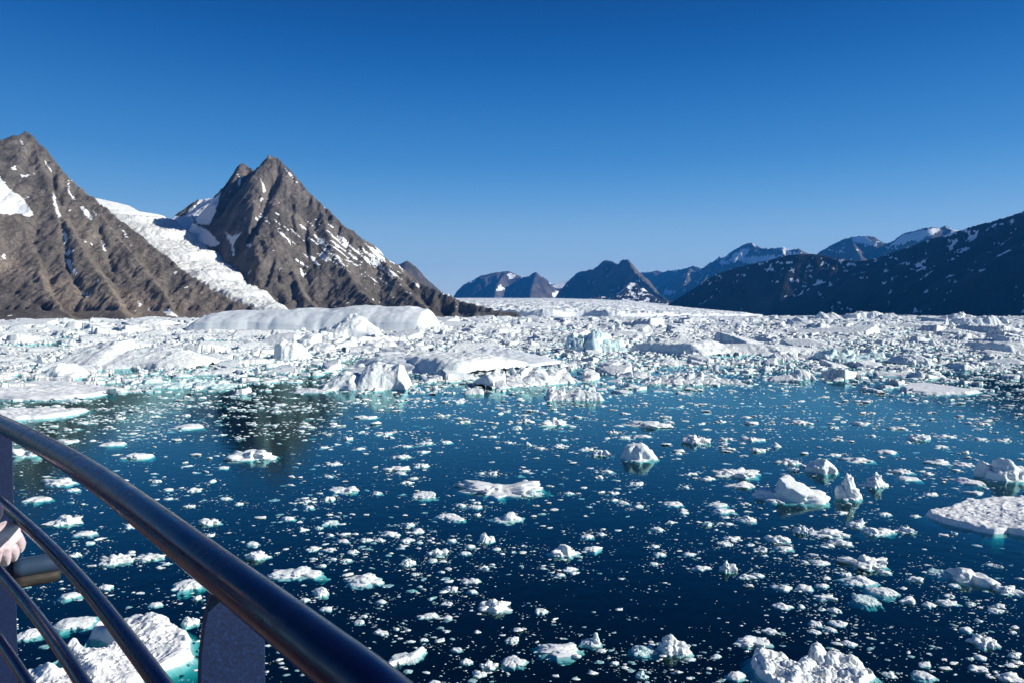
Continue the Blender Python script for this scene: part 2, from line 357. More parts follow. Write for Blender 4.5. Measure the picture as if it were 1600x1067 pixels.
SN_A = [[(-430, 330), (-300, 300), (-190, 262), (-100, 285), (-60, 262), (0, 276), (10, 290), (35, 310), (52, 332), (48, 338), (28, 335), (0, 335), (-60, 338), (-120, 360), (-210, 345), (-330, 368)],
        [(71, 253), (73, 253), (80, 270), (78, 271)], [(106, 283), (109, 283), (108, 300), (118, 312), (113, 311), (106, 300)], [(82, 305), (86, 303), (88, 320), (95, 340), (92, 341), (84, 322)],
        [(125, 323), (130, 322), (145, 340), (144, 346), (132, 336)], [(142, 326), (153, 337), (149, 337)], [(98, 363), (105, 367), (104, 378), (102, 385), (103, 395), (100, 385)], [(102, 406), (110, 410), (120, 428), (114, 430)],
        [(158, 376), (162, 378), (166, 395), (162, 393)], [(192, 360), (195, 361), (199, 372), (196, 372)], [(255, 486), (268, 487), (280, 497), (262, 494)], [(132, 456), (140, 459), (144, 464), (133, 463)], [(212, 468), (222, 476), (220, 478)], [(32, 218), (36, 222), (34, 228)], [(270, 423), (276, 424), (274, 430)], [(287, 444), (292, 447), (290, 451)], [(228, 482), (238, 488), (230, 486)], [(203, 378), (206, 384), (204, 386)]]
SN_B = [[(262, 338), (300, 337), (303, 350), (322, 358), (333, 370), (345, 380), (338, 386), (320, 383), (305, 375), (295, 372), (283, 360), (268, 350), (256, 346)],
        [(290, 336), (312, 312), (336, 308), (345, 300), (338, 330), (326, 352), (308, 348), (300, 338)],
        [(351, 362), (362, 370), (378, 364), (366, 380), (365, 400), (363, 406), (362, 385)], [(318, 383), (325, 394), (330, 402), (320, 400), (312, 388)], [(384, 380), (393, 382), (391, 386), (385, 384)],
        [(405, 276), (409, 283), (415, 300), (412, 301)], [(388, 256), (399, 262), (397, 266), (388, 259)], [(372, 283), (378, 272), (376, 288), (372, 290)], [(445, 262), (455, 272), (460, 280), (452, 274)], [(460, 282), (464, 287), (462, 288)],
        [(505, 320), (512, 325), (508, 326)], [(450, 372), (454, 374), (453, 378), (450, 376)], [(466, 416), (469, 418), (474, 432), (471, 432)]]
def snow_mass(X, Y, Z, px, py, sl):
    S = np.zeros_like(Z)
    jx = px + 2.2 * fbm(X / 25, Y / 25, 3, 4); jy = py + 2.2 * fbm(X / 25, Y / 25, 3, 14)
    for poly in SN_A + SN_B: S = np.maximum(S, inpoly(jx, jy, poly) * 1.0)
    # wind-blown streaks on the lower right flank of the tall pyramid
    c = np.exp(-(((px - 580) - (py - 400) * 0.9) / 75) ** 2) * np.exp(-((py - 398 - (px - 560) * 0.32) / 20) ** 2)
    n = fbm((px * 0.8 + py * 0.6) / 34, (py * 0.8 - px * 0.6) / 4.0, 6, 61, 0.7)
    S = np.maximum(S, sst(0.20, 0.32, n * 0.85 + c * 0.24 - 0.06) * (c > 0.05))
    c2 = np.exp(-((px - 495) / 22) ** 2 - ((py - 402) / 14) ** 2)
    S = np.maximum(S, sst(0.22, 0.34, n * 0.7 + c2 * 0.40 - 0.05) * (c2 > 0.1))
    n3 = fbm(X / 30, Y / 30, 5, 66, 0.6)
    S = np.maximum(S, sst(0.56, 0.62, n3) * 0.9)
    return S
def tal_mass(X, Y, Z, px, py, sl):
    t = sst(430, 470, py + 12 * fbm(X / 120, Y / 120, 4, 9)) * (px < 350)
    band = np.exp(-((py - (415 + 0.30 * px)) / 16) ** 2) * (px < 260)
    r = np.clip(t * 0.6 + band * 1.0 + 0.3 * fbm(X / 80, Y / 80, 4, 12), 0, 1)
    n = 0.38 * sst(280, 330, py) * (px < 260)
    mor = inpoly(px, py, [(335, 452), (420, 470), (445, 488), (300, 500), (290, 470)]) * 0.5
    return np.clip(np.maximum(np.maximum(r, n), mor), 0, 1) * (1 - inpoly(px, py, [(-200, 430), (0, 440), (60, 462), (125, 505), (-200, 520)]) * 0.8)
terrain('mountain', -3100, 120, 1280, 3750, 4.3, massif, M_rock, snow_mass, 'brown and grey pyramid peaks on the left shore with snow gullies', 'mountain', tal_mass)
# the valley glacier between them
X, Y = np.meshgrid(np.arange(-2300, -560, 3.6), np.arange(1880, 3650, 3.6))
G = glacier_h(X, Y)
cre = ridged(X / 30 + 0.5 * fbm(X / 90, Y / 90, 2, 3), Y / 17, 5, 17, .65)
fall = sst(3150, 2700, Y)
G = G + 3 + (cre - 0.5) * (4 + 12 * fall) + 5 * fbm(X / 120, Y / 120, 3, 2)
V = np.stack([X, Y, G], -1).reshape(-1, 3); Fc = gridfaces(*X.shape)
keep = (G.ravel()[Fc] > -3).all(1); Fc = Fc[keep]; us = np.unique(Fc); mp = np.zeros(len(V), int); mp[us] = np.arange(len(us))
tag(mk('glacier', V[us], mp[Fc], M_gl2), 'crevassed white valley glacier descending between the two pyramid peaks', 'glacier', kind='structure')

KF = 1.6     # the far mountains stand well beyond the glacier
def simple_mtn(ridges, seed, warp=60, wl=400, fine=10, fl=90):
    warp, wl, fine, fl = warp * KF, wl * KF, fine * KF, fl * KF
    ridges = [dict(r, p=[(a, b, c * KF) for a, b, c in r['p']], amp=r.get('amp', 16) * KF, lam=r.get('lam', 70) * KF) for r in ridges]
    def f(X, Y):
        Z = ridge_field(X, Y, ridges, seed, warp, wl)
        Z = Z + fine * (ridged(X / fl, Y / fl, 4, seed + 9) - 0.5)
        return np.where(Z < 20, Z * 0.5 + 4, Z)
    return f
def polysnow(polys, thr=None, sc_=60, jit=1.2, hi=None):
    def f(X, Y, Z, px, py, sl):
        S = np.zeros_like(Z)
        jx = px + jit * fbm(X / 60, Y / 60, 3, 4); jy = py + jit * fbm(X / 60, Y / 60, 3, 14)
        for q in polys: S = np.maximum(S, inpoly(jx, jy, q) * 1.0)
        if thr is not None:
            n = fbm((X * 0.8 - Y * 0.5) / sc_, (Z * 1.7 + X * 0.25) / sc_, 5, 71, 0.62)
            add = hi(px, py) if hi else 0
            n = n + .22 * fbm((X * .8 - Y * .5) / (sc_ * .22), (Z * 2.4 + X * .4) / (sc_ * .22), 3, 88, .6)
            S = np.maximum(S, sst(thr, thr + 0.12, n + add) * sst(1.7, 1.3, sl) * .75)
        return S
    return f
# small far peak behind the right flank of the pyramid
terrain('mountain', -1440, -560, 6240, 8320, 23, simple_mtn([dict(p=[(600, 425, 4600), (618, 412, 4500), (628, 410, 4500), (635, 406, 4500), (641, 409, 4500), (648, 415, 4480), (655, 432, 4450), (680, 470, 4400)], k=0.9, amp=30, lam=120)], 7, 30), M_rockf, polysnow([]), 'small grey rock summit peeping over the pyramid flank', 'mountain')
# far mountains at the head of the fjord
terrain('mountain', -1840, 1600, 13280, 16960, 35, simple_mtn([
    dict(p=[(640, 480, 9800), (690, 470, 9600), (708, 464, 9500), (716, 452, 9500), (724, 444, 9500), (735, 438, 9500), (750, 432, 9500), (768, 427, 9500), (785, 424, 9500), (797, 423.5, 9500), (806, 428, 9450), (815, 432, 9450), (826, 431, 9300), (832, 428, 9200), (838, 425, 9200), (845, 432, 9200), (853, 440, 9150), (862, 448, 9150), (872, 462, 9100), (880, 475, 9100)], k=1.0, amp=90, lam=230),
    dict(p=[(838, 425, 9200), (830, 450, 8850), (828, 468, 8600)], k=1.0, amp=40, lam=160),
    dict(p=[(790, 424, 9500), (776, 445, 9150), (772, 466, 8850)], k=1.0, amp=40, lam=160),
    dict(p=[(860, 446, 10200), (868, 442, 10200), (880, 440, 10200), (888, 438, 10200), (900, 441, 10200), (940, 450, 10200)], k=0.5, amp=20, lam=260)], 21, 70), M_rockf,
    polysnow([[(792, 427), (804, 428), (806, 434), (796, 436)], [(776, 452), (782, 446), (790, 451), (784, 455), (774, 456)], [(812, 430), (828, 430), (826, 434), (815, 434)], [(730, 441), (745, 434), (740, 442)], [(855, 440), (905, 437), (905, 449), (868, 451)], [(864, 456), (874, 456), (870, 466), (863, 465)]]), 'far blue dome and horned peak beyond the glacier', 'mountain')
terrain('mountain', 400, 3200, 8960, 12800, 27, simple_mtn([
    dict(p=[(860, 474, 7500), (878, 464, 7450), (888, 448, 7400), (898, 436, 7350), (903, 425, 7320), (909, 424, 7300), (916, 423, 7250), (930, 418, 7150), (940, 409, 7050), (949, 405, 6980), (957, 408, 6900), (966, 413, 6820), (972, 406, 6770), (980, 405, 6700), (985, 412, 6600), (992, 424, 6450), (1002, 434, 6300), (1012, 443, 6150), (1024, 455, 6000), (1040, 466, 5850), (1056, 474, 5750)], k=1.15, kl=1.2, amp=60, lam=200),
    dict(p=[(945, 406, 7000), (952, 440, 6600), (960, 468, 6200)], k=1.3, kl=1.4, amp=30, lam=140)], 33, 60), M_rockf,
    polysnow([], 0.30, 90, hi=lambda px, py: 0.42 * np.exp(-((px - 983) / 22) ** 2 - ((py - 455) / 14) ** 2) - 0.1), 'dark twin topped mountain with a sunlit right edge beyond the glacier', 'mountain')
terrain('mountain', 528, 2400, 8000, 9600, 16, simple_mtn([
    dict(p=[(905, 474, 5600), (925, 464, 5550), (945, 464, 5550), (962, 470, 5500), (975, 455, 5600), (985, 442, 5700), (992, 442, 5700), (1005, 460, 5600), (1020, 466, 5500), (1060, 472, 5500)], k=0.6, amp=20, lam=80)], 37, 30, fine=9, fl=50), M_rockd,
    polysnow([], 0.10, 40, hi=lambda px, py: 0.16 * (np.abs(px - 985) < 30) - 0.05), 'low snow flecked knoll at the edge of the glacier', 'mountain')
terrain('mountain', 1920, 6720, 12480, 19520, 40, simple_mtn([
    dict(p=[(960, 440, 11200), (1000, 426, 10900), (1015, 425, 10750), (1026, 422, 10650), (1036, 425, 10550), (1045, 422, 10450), (1062, 421, 10250), (1074, 419, 10100), (1083, 415, 9950), (1096, 419, 9850), (1110, 410, 9750), (1125, 404, 9700), (1142, 400, 9600), (1180, 398, 9500), (1240, 405, 9500)], k=1.1, kb=0.8, amp=80, lam=240),
    dict(p=[(1078, 417, 9850), (1068, 445, 9400), (1050, 468, 9000)], k=1.0, amp=50, lam=200)], 41, 80), M_rockf,
    polysnow([[(1044, 422), (1060, 422), (1058, 426)], [(1090, 420), (1096, 421), (1094, 425)], [(1028, 455), (1058, 455), (1055, 461), (1032, 460)]], 0.36, 140, hi=lambda px, py: 0.12 * sst(440, 455, py)), 'pale blue valley wall far behind the twin topped mountain', 'mountain')
terrain('mountain', 2400, 7360, 9920, 15360, 32, simple_mtn([
    dict(p=[(1085, 455, 8900), (1105, 416, 8800), (1120, 404, 8650), (1124, 400, 8600), (1127, 403, 8560), (1138, 400, 8450), (1150, 393, 8300), (1158, 385, 8200), (1166, 381, 8100), (1173, 378, 8000), (1180, 382, 7900), (1190, 387, 7800), (1202, 387, 7650), (1214, 387, 7500), (1222, 385, 7400), (1235, 390, 7250), (1248, 389, 7150), (1256, 396, 7050), (1290, 410, 6900)], k=0.9, amp=70, lam=240),
    dict(p=[(1120, 405, 8650), (1110, 425, 8000), (1095, 445, 7400), (1070, 470, 6800)], k=0.95, amp=40, lam=200),
    dict(p=[(1222, 385, 7400), (1225, 400, 7050), (1215, 412, 6800), (1195, 425, 6600)], k=0.95, amp=40, lam=200)], 51, 70), M_rockf,
    polysnow([[(1144, 399), (1166, 388), (1172, 390), (1160, 408), (1144, 410)], [(1160, 404), (1180, 400), (1212, 400), (1216, 406), (1190, 414), (1160, 412)], [(1120, 405), (1134, 408), (1142, 412), (1125, 414)], [(1215, 386), (1226, 385), (1240, 394), (1254, 394), (1252, 400), (1228, 400), (1222, 392)], [(1176, 380), (1184, 386), (1180, 386)], [(1196, 386), (1206, 388), (1200, 389)]], 0.30, 110, hi=lambda px, py: 0.16 * sst(412, 404, py)), 'snow streaked summits rising behind the dark right hand ridge', 'mountain')
terrain('mountain', 2720, 8320, 8320, 12800, 25, simple_mtn([
    dict(p=[(1260, 412, 7400), (1282, 393, 7200), (1300, 383, 7000), (1318, 374, 6800), (1330, 370, 6700), (1345, 369, 6550), (1355, 368.5, 6500), (1366, 370, 6450), (1374, 378, 6400), (1386, 381, 6350), (1396, 376, 6300), (1412, 364, 6200), (1430, 359, 6100), (1452, 355, 6000), (1468, 356, 6000), (1478, 353, 6000), (1490, 359, 5900), (1520, 362, 5800), (1600, 380, 5600)], k=0.85, amp=45, lam=200),
    dict(p=[(1332, 370, 6700), (1335, 385, 6350), (1345, 400, 6050)], k=0.8, amp=30, lam=150)], 61, 60), M_rockf,
    polysnow([[(1328, 371), (1352, 370), (1362, 378), (1374, 382), (1368, 385), (1345, 381), (1334, 379)], [(1410, 368), (1440, 360), (1470, 356), (1468, 362), (1440, 374), (1400, 384), (1392, 382)]], 0.33, 110, hi=lambda px, py: 0.1 * sst(395, 380, py)), 'rounded snow capped summit behind the dark right hand ridge', 'mountain')
# dark near ridge on the right shore
def rightr(X, Y):
    Z = ridge_field(X, Y, [
        dict(p=[(1040, 479, 6300), (1060, 470, 6100), (1080, 455, 6000), (1100, 440, 5900), (1120, 428, 5800), (1140, 421, 5700), (1165, 414, 5600), (1195, 408, 5500), (1225, 400, 5400), (1250, 396, 5300), (1270, 396, 5250), (1300, 402, 5150), (1340, 408, 5000), (1370, 403, 4900), (1400, 392, 4800), (1425, 384, 4700), (1450, 374, 4650), (1480, 367, 4550), (1500, 360, 4500), (1530, 350, 4400), (1550, 346, 4350), (1575, 338, 4250), (1600, 330, 4150), (1680, 306, 3900), (1780, 270, 3650), (2000, 240, 3300), (2400, 200, 2900)], k=0.84, kb=0.6, cv=0.0, amp=22, lam=170),
        ], 71, 70, 330)
    Z = Z + 11 * (ridged(X / 75, Y / 75, 5, 80, 0.6) - 0.5)
    return np.where(Z < 30, Z * 0.6 + 5, Z)
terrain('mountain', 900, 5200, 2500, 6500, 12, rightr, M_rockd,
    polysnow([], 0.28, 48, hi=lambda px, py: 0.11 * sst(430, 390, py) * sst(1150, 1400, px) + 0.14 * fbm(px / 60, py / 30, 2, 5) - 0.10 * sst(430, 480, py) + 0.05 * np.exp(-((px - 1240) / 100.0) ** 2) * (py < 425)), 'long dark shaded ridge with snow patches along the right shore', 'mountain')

# --- outlet glacier with its calving front
u = np.linspace(-0.50, 0.62, 900); D = 2500 * np.exp(np.linspace(0, math.log(9600 / 2500.), 700))
U, DD = np.meshgrid(u, D); X = U * DD; Y = DD
pxu = 800 + F * U / cP
front = np.interp(pxu, [700, 800, 850, 950, 1040, 1100, 1160, 1200, 1250], [2850, 2800, 2750, 2700, 2760, 2950, 3500, 5200, 9900]) + 90 * fbm(X / 220, Y / 3000 + 5, 3, 4)
s = Y - front
zc = np.interp(Y, [2500, 3200, 4500, 6500, 9600], [24, 50, 92, 150, 215])
zc = zc * np.interp(pxu, [860, 930, 980, 1060, 1120, 1180], [1, .93, .86, 0.55, 0.32, 0.12])
cv = ridged(X / 40, Y / 34, 5, 44) * (1 - 0.75 * sst(3600, 6500, Y)) 
Z = (zc * (0.72 + 0.28 * sst(0, 500, s)) + (cv - 0.5) * 17 + 6 * fbm(X / 300, Y / 300, 3, 6)) * sst(-8, 12, s) - 5 * (s < 0)
V = np.stack([X, Y, Z], -1).reshape(-1, 3); Fc = gridfaces(*X.shape); Fc = Fc[(Z.ravel()[Fc] > -4).any(1)]
us = np.unique(Fc); mp = np.zeros(len(V), int); mp[us] = np.arange(len(us))
tag(mk('glacier', V[us], mp[Fc], M_gl), 'wide pale glacier filling the head of the fjord with a blue calving front', 'glacier', kind='structure')

mh = bpy.data.materials.new('haze'); mh.use_nodes = True; n_ = mh.node_tree.nodes; n_.remove(n_['Principled BSDF'])
pv = n_.new('ShaderNodeVolumePrincipled'); pv.inputs['Color'].default_value = (0.03, 0.33, 1.0, 1); pv.inputs['Density'].default_value = 3.0e-5; pv.inputs['Anisotropy'].default_value = 0.1
mh.node_tree.links.new(pv.outputs[0], n_['Material Output'].inputs['Volume'])
V, Fc = box(-14500, 14500, -800, 22500, -17.5, 1500)
tag(mk('haze', V, Fc, mh, False), 'thin blue air between the ship and the far mountains', 'haze', kind='stuff')
# ------------------------------------------------------------------ drifting ice
def ico(n):
    t = (1 + 5 ** .5) / 2
    V = [(-1, t, 0), (1, t, 0), (-1, -t, 0), (1, -t, 0), (0, -1, t), (0, 1, t), (0, -1, -t), (0, 1, -t), (t, 0, -1), (t, 0, 1), (-t, 0, -1), (-t, 0, 1)]
    Fc = [(0, 11, 5), (0, 5, 1), (0, 1, 7), (0, 7, 10), (0, 10, 11), (1, 5, 9), (5, 11, 4), (11, 10, 2), (10, 7, 6), (7, 1, 8), (3, 9, 4), (3, 4, 2), (3, 2, 6), (3, 6, 8), (3, 8, 9), (4, 9, 5), (2, 4, 11), (6, 2, 10), (8, 6, 7), (9, 8, 1)]
    V = [np.array(v) / np.linalg.norm(v) for v in V]
    for _ in range(n):
        c = {}; NF = []
        def md(a, b):
            k = (min(a, b), max(a, b))
            if k not in c:
                m = V[a] + V[b]; V.append(m / np.linalg.norm(m)); c[k] = len(V) - 1
            return c[k]
        for a, b, d in Fc:
            x, y, z = md(a, b), md(b, d), md(d, a); NF += [(a, x, z), (b, y, x), (d, z, y), (x, y, z)]
        Fc = NF
    return np.array(V), np.array(Fc)
ICO = [ico(k) for k in range(5)]
def lump_shape(rng, lv, style, lumps=None):
    """a chunk of ice: unit footprint (-1..1), top at z = 1, widening foot below z = 0"""
    D, Fc = ICO[lv]
    C0 = np.array([0, 0, -0.15])
    L_ = []
    if lumps: L_ = [(*l,) for l in lumps] + [(0, 0, -0.1, 0.85, 0.85, 0.22)]
    elif style == 'f':
        L_ = [(0, 0, -0.1, 0.95, 0.95, 0.75), (rng.uniform(-.4, .4), rng.uniform(-.3, .3), 0, 0.6, 0.6, 1.0), (rng.uniform(-.5, .5), rng.uniform(-.3, .3), 0, 0.5, 0.5, 0.8)]
    elif style == 'r':
        L_ = [(0, 0, -0.1, 0.92, 0.92, 0.85)]
        for _ in range(4): L_.append((rng.uniform(-.45, .45), rng.uniform(-.35, .35), rng.uniform(0, .3), *(rng.uniform(.35, .6, 2)), rng.uniform(.4, .75)))
    elif style == 'p':
        px_ = rng.uniform(-.45, .45)
        L_ = [(0, 0, -0.1, 0.9, 0.9, 0.42), (px_, 0.05, 0.2, .30, .34, .85), (px_ + .15, -.1, 0.1, .5, .5, .5), (-px_, .1, 0, .45, .4, .45)]
    else:
        n = 9 if style == 'l' else 15
        L_ = [(0, 0, -0.1, 0.88, 0.88, 0.36)]
        for _ in range(n):
            a = rng.uniform(0, 6.283); q = rng.uniform(0, .78) ** .8
            s_ = rng.uniform(.16, .36) if style == 'k' else rng.uniform(.24, .46)
            zt = rng.uniform(.35, 1.0) * (1.05 - .6 * q * q)
            L_.append((q * math.cos(a), q * math.sin(a), zt * .35, s_, s_, zt * .65))
    best = np.full(len(D), 0.05)
    for cx, cy, cz, rx, ry, rz in L_:
        r = np.array([rx, ry, rz]); o = (C0 - np.array([cx, cy, cz])) / r; d = D / r
        a = (d * d).sum(1); b = (d * o).sum(1); c = (o * o).sum() - 1; disc = b * b - a * c
        t = np.where(disc > 0, (-b + np.sqrt(np.maximum(disc, 0))) / a, 0)
        best = np.maximum(best, t)
    s = int(rng.integers(1, 9999))
    V = C0 + D * best[:, None]
    n1 = fbm3(V[:, 0] * 1.6 + s, V[:, 1] * 1.6, V[:, 2] * 1.6, 3, s)
    n2 = fbm3(V[:, 0] * 5 + s, V[:, 1] * 5, V[:, 2] * 5, 3, s + 9)
    n3 = 1 - np.abs(fbm3(V[:, 0] * 2.6, V[:, 1] * 2.6 + s, V[:, 2] * 2.6, 2, s + 19)) * 2
    best = best * (1 + 0.38 * n1 + (0.22 if style in 'lk' else 0.13) * n2 - 0.10 * n3)
    V = C0 + D * best[:, None]
    an = np.arctan2(D[:, 1], D[:, 0]); of = 1 + .50 * fbm(np.cos(an) * 1.5 + s, np.sin(an) * 1.5, 4, s + 3, .6)
    V[:, 0] *= of; V[:, 1] *= of
    if style in 'pr' or style == 'f':      # a few flat facets
        for _ in range(5):
            nn = rng.normal(size=3); nn[2] = abs(nn[2]) * .8; nn /= np.linalg.norm(nn); lim = rng.uniform(.62, .85) if style != 'f' else rng.uniform(.75, .95)
            dd = V @ nn; V = V - np.outer(np.maximum(dd - lim, 0), nn) * .85
    up = V[:, 2] > 0; V[up, 2] /= max(V[:, 2].max(), .05)
    V[:, 0] /= np.abs(V[V[:, 2] > -.1][:, 0]).max(); V[:, 1] /= np.abs(V[V[:, 2] > -.1][:, 1]).max()
    return V, Fc
HEROES = []      # (x, y, radius) footprints that the loose brash keeps clear of
def chunk(name, cx, yb, w_, h_, style, seed, matl, lv=3, lumps=None, rot_=None, label=None, cat='ice chunk', group=None, depth=None, zk=0.44, foot=0.28):
    rng = np.random.default_rng(seed)
    fx, fy = wat(cx, yb); D0 = fy
    wm = w_ * D0 / F; hm = h_ * D0 / F
    g = H / D0
    if depth is None:
        if style == 'f': depth = min(1.1 * wm, hm / g * 0.9)
        else: depth = min(0.80 * wm, hm / g * 1.0)
        depth = max(depth, 0.34 * wm)
    z = max((hm - (0.55 if style != 'f' else .85) * depth * g) * zk, 0.10 * min(wm, depth) + 0.03)
    if style == 'f': z = min(z, .35 * depth)
    V, Fc = lump_shape(rng, lv, style, lumps)
    ang = rng.uniform(-.22, .22) if rot_ is None else rot_
    sub = np.clip(-V[:, 2] * 1.6, 0, 1)
    x = V[:, 0] * wm / 2 * (1 + foot * sub); y = V[:, 1] * depth / 2 * (1 + foot * sub)
    zz = np.where(V[:, 2] > 0, V[:, 2] * z, V[:, 2] * max(0.7 * z, .30 * depth))
    X = x * math.cos(ang) - y * math.sin(ang); Y = x * math.sin(ang) + y * math.cos(ang)
    o = mk(name, np.stack([X, Y, zz], -1), Fc, matl, True)
    o.location = (fx, fy + depth * .46, 0)
    HEROES.append((fx, fy + depth * .46, wm / 2 * 1.02, depth / 2 * 1.1))
    tag(o, label, cat, group); return o

def floe(name, poly, hfun, matl, nr=60, na=160, foot=1.12, footz=-0.5, edge=0.12, label=None, cat='ice floe', wob=0.05, seed=0, back=None):
    """a floe from the outline of its waterline; hfun(x, y, rn, px, py) gives its surface height"""
    pts = np.array([wat(*q) for q in poly]); c = pts.mean(0)
    A_ = (pts[:, 0].max() - pts[:, 0].min()) / (pts[:, 1].max() - pts[:, 1].min() + 1e-6)   # work in a squashed frame so the outline stays star shaped
    q = (pts - c) * [1, A_]; th = np.arctan2(q[:, 1], q[:, 0]); r = np.hypot(q[:, 0], q[:, 1]); k = np.argsort(th); th = th[k]; r = r[k]
    T = np.linspace(-math.pi, math.pi, na, endpoint=False)
    # radial distance to the polygon edge along each angle
    Rr = np.zeros(na); n = len(pts)
    for i in range(n):
        a = q[i]; b = q[(i + 1) % n]; e = b - a
        dx, dy = np.cos(T), np.sin(T); den = dx * e[1] - dy * e[0]; den = np.where(np.abs(den) < 1e-9, 1e-9, den)
        t = (a[0] * e[1] - a[1] * e[0]) / den; s_ = (a[0] * dy - a[1] * dx) / den
        ok = (t > 0) & (s_ >= -2e-2) & (s_ <= 1.02); Rr = np.where(ok, np.maximum(Rr, t), Rr)
    for _ in range(6): Rr = np.minimum(Rr, 1.05 * np.minimum(np.roll(Rr, 2), np.roll(Rr, -2)))
    Rr = Rr * (1 + wob * fbm(np.cos(T) * 3 + seed, np.sin(T) * 3, 4, seed) + wob * .6 * fbm(np.cos(T) * 11 + seed, np.sin(T) * 11, 3, seed + 5))
    rr = np.concatenate([np.linspace(0, .8, nr - 20)[1:], np.linspace(.8, 1, 15)[1:], [1.0, 1 + (foot - 1) * .5, foot, foot * .97, foot * .6]])
    RN, TT = np.meshgrid(rr, T, indexing='ij'); RA = RN * Rr[None, :]
    X = c[0] + RA * np.cos(TT); Y = c[1] + RA * np.sin(TT) / A_
    px, py = proj(X, Y, np.zeros_like(X))
    Hh = hfun(X, Y, np.minimum(RN, 1), px, py) * (1 - sst(1 - edge, 1.0, RN) * .92)
    nb = len(rr)
    Z = np.where(RN <= 1, Hh, 0)
    Z[nb - 5] = -0.03; Z[nb - 4] = footz * .45; Z[nb - 3] = footz; Z[nb - 2] = footz * 1.8; Z[nb - 1] = footz * 2.6
    V = np.concatenate([[[c[0], c[1], Z[0].mean()]], np.stack([X, Y, Z], -1).reshape(-1, 3)])
    i = np.arange(nb * na).reshape(nb, na) + 1; j = np.roll(i, -1, 1)
    Q = np.stack([i[:-1], i[1:], j[1:], j[:-1]], -1).reshape(-1, 4)
    Tt = np.stack([np.zeros(na, int), i[0], j[0]], -1)
    V[:, 0] -= c[0]; V[:, 1] -= c[1]
    o = mk(name, V, [Q, Tt], matl, True); o.location = (c[0], c[1], 0)
    HEROES.append((c[0], c[1], (pts[:, 0].max() - pts[:, 0].min()) / 2, (pts[:, 1].max() - pts[:, 1].min()) / 2))
    tag(o, label, cat); return o

def berg(name, prof, yb, depth, matl, cross='slope', label=None, cat='iceberg', rough=0.25, cell=None, seed=0, nx=150, ny=60, skew=0.0, foot=1.05, ybr=None, crest=0.55, sharp=4.0, smooth=1.0):
    """an iceberg from its skyline [(px, py)...], front waterline yb (ybr at its right end) and depth in metres"""
    x0, x1 = prof[0][0], prof[-1][0]
    ybr = yb if ybr is None else ybr
    a = np.array(wat(x0, yb)); b = np.array(wat(x1, ybr))
    L_ = np.hypot(*(b - a)); ex = (b - a) / L_; ey = np.array([-ex[1], ex[0]])
    T = np.linspace(0, 1, nx); Dm = a[1] + (b[1] - a[1]) * T
    pxs = x0 + (x1 - x0) * T
    yp = np.interp(pxs, [p[0] for p in prof], [p[1] for p in prof])
    Dc = Dm + depth * crest
    zt = np.array([P(u_, v_, d_)[2] for u_, v_, d_ in zip(pxs, yp, Dc)]); zt = np.maximum(zt, 0.15)
    s = np.linspace(0, 1, ny)
    TT, SS = np.meshgrid(T, s); ZT = np.broadcast_to(zt, TT.shape)
    ll = TT * L_; dd = SS * depth
    n1 = fbm(ll / (depth * .6) + seed, dd / (depth * .6), 5, seed); 
    s2 = np.clip(SS + 0.10 * n1 * smooth, 0, 1)
    if cross == 'slope': c = np.minimum(np.clip(s2 / crest, 0, 1) ** .8 * .86 + .14, 1 - .8 * np.clip((s2 - crest) / (1 - crest), 0, 1))
    elif cross == 'cliff': c = sst(-.02, .16, s2) * (0.84 + .16 * np.clip(s2 / crest, 0, 1)) * (1 - .5 * np.clip((s2 - crest) / (1 - crest), 0, 1))
    else: c = np.sqrt(np.clip(1 - np.abs((s2 - crest) / np.where(s2 < crest, crest + .02, 1.02 - crest)) ** 2.2, 0, 1))
    edge = np.minimum(sst(0, .05, TT + .02 * n1), sst(0, .05, 1 - TT + .02 * n1)) * sst(0, .08, 1 - SS)
    Z = ZT * c * (0.25 + .75 * edge)
    hs_ = zt.max()
    Z = Z + (rough * hs_ * (ridged(ll / (hs_ * 1.6), dd / (hs_ * 1.6), 4, seed + 3, .55) - .55) + .10 * smooth * hs_ * fbm(ll / (hs_ * .35), dd / (hs_ * .35), 3, seed + 4)) * c
    if cell:
        f1, f2, cr, ux, uy = worley(ll / cell + .3 * fbm(ll / cell, dd / cell, 2, 5), dd / cell, seed + 8)
        Z = Z * (0.55 + .6 * cr) + ux * hs_ * .25 * c - np.exp(-((f2 - f1) / .08) ** 2) * hs_ * .22
    Z = np.maximum(Z, -0.3)
    Z = Z * np.where(SS == 0, 0, 1)
    X = a[0] + ex[0] * ll + ey[0] * dd; Y = a[1] + ex[1] * ll + ey[1] * dd
    Y = Y + (fbm(ll / (depth * .5), dd * 0, 4, seed + 7) * depth * .18 * smooth) * (1 - SS)
    # skirt under the water
    X = np.vstack([X[:1], X[:1], X, X[-1:]]); Y = np.vstack([Y[:1] + 1.0, Y[:1] - depth * .03, Y, Y[-1:]]); Z = np.vstack([np.full((1, nx), -4.0), np.full((1, nx), -0.6), Z, np.full((1, nx), -4.0)])
    c_ = ((a + b) / 2)
    V = np.stack([X - c_[0], Y - c_[1], Z], -1).reshape(-1, 3)
    o = mk(name, V, gridfaces(ny + 3, nx), matl, True); o.location = (c_[0], c_[1], 0)
    HEROES.append((c_[0] + ey[0] * depth / 2, c_[1] + depth / 2, L_ / 2, depth / 2))
    tag(o, label, cat); return o

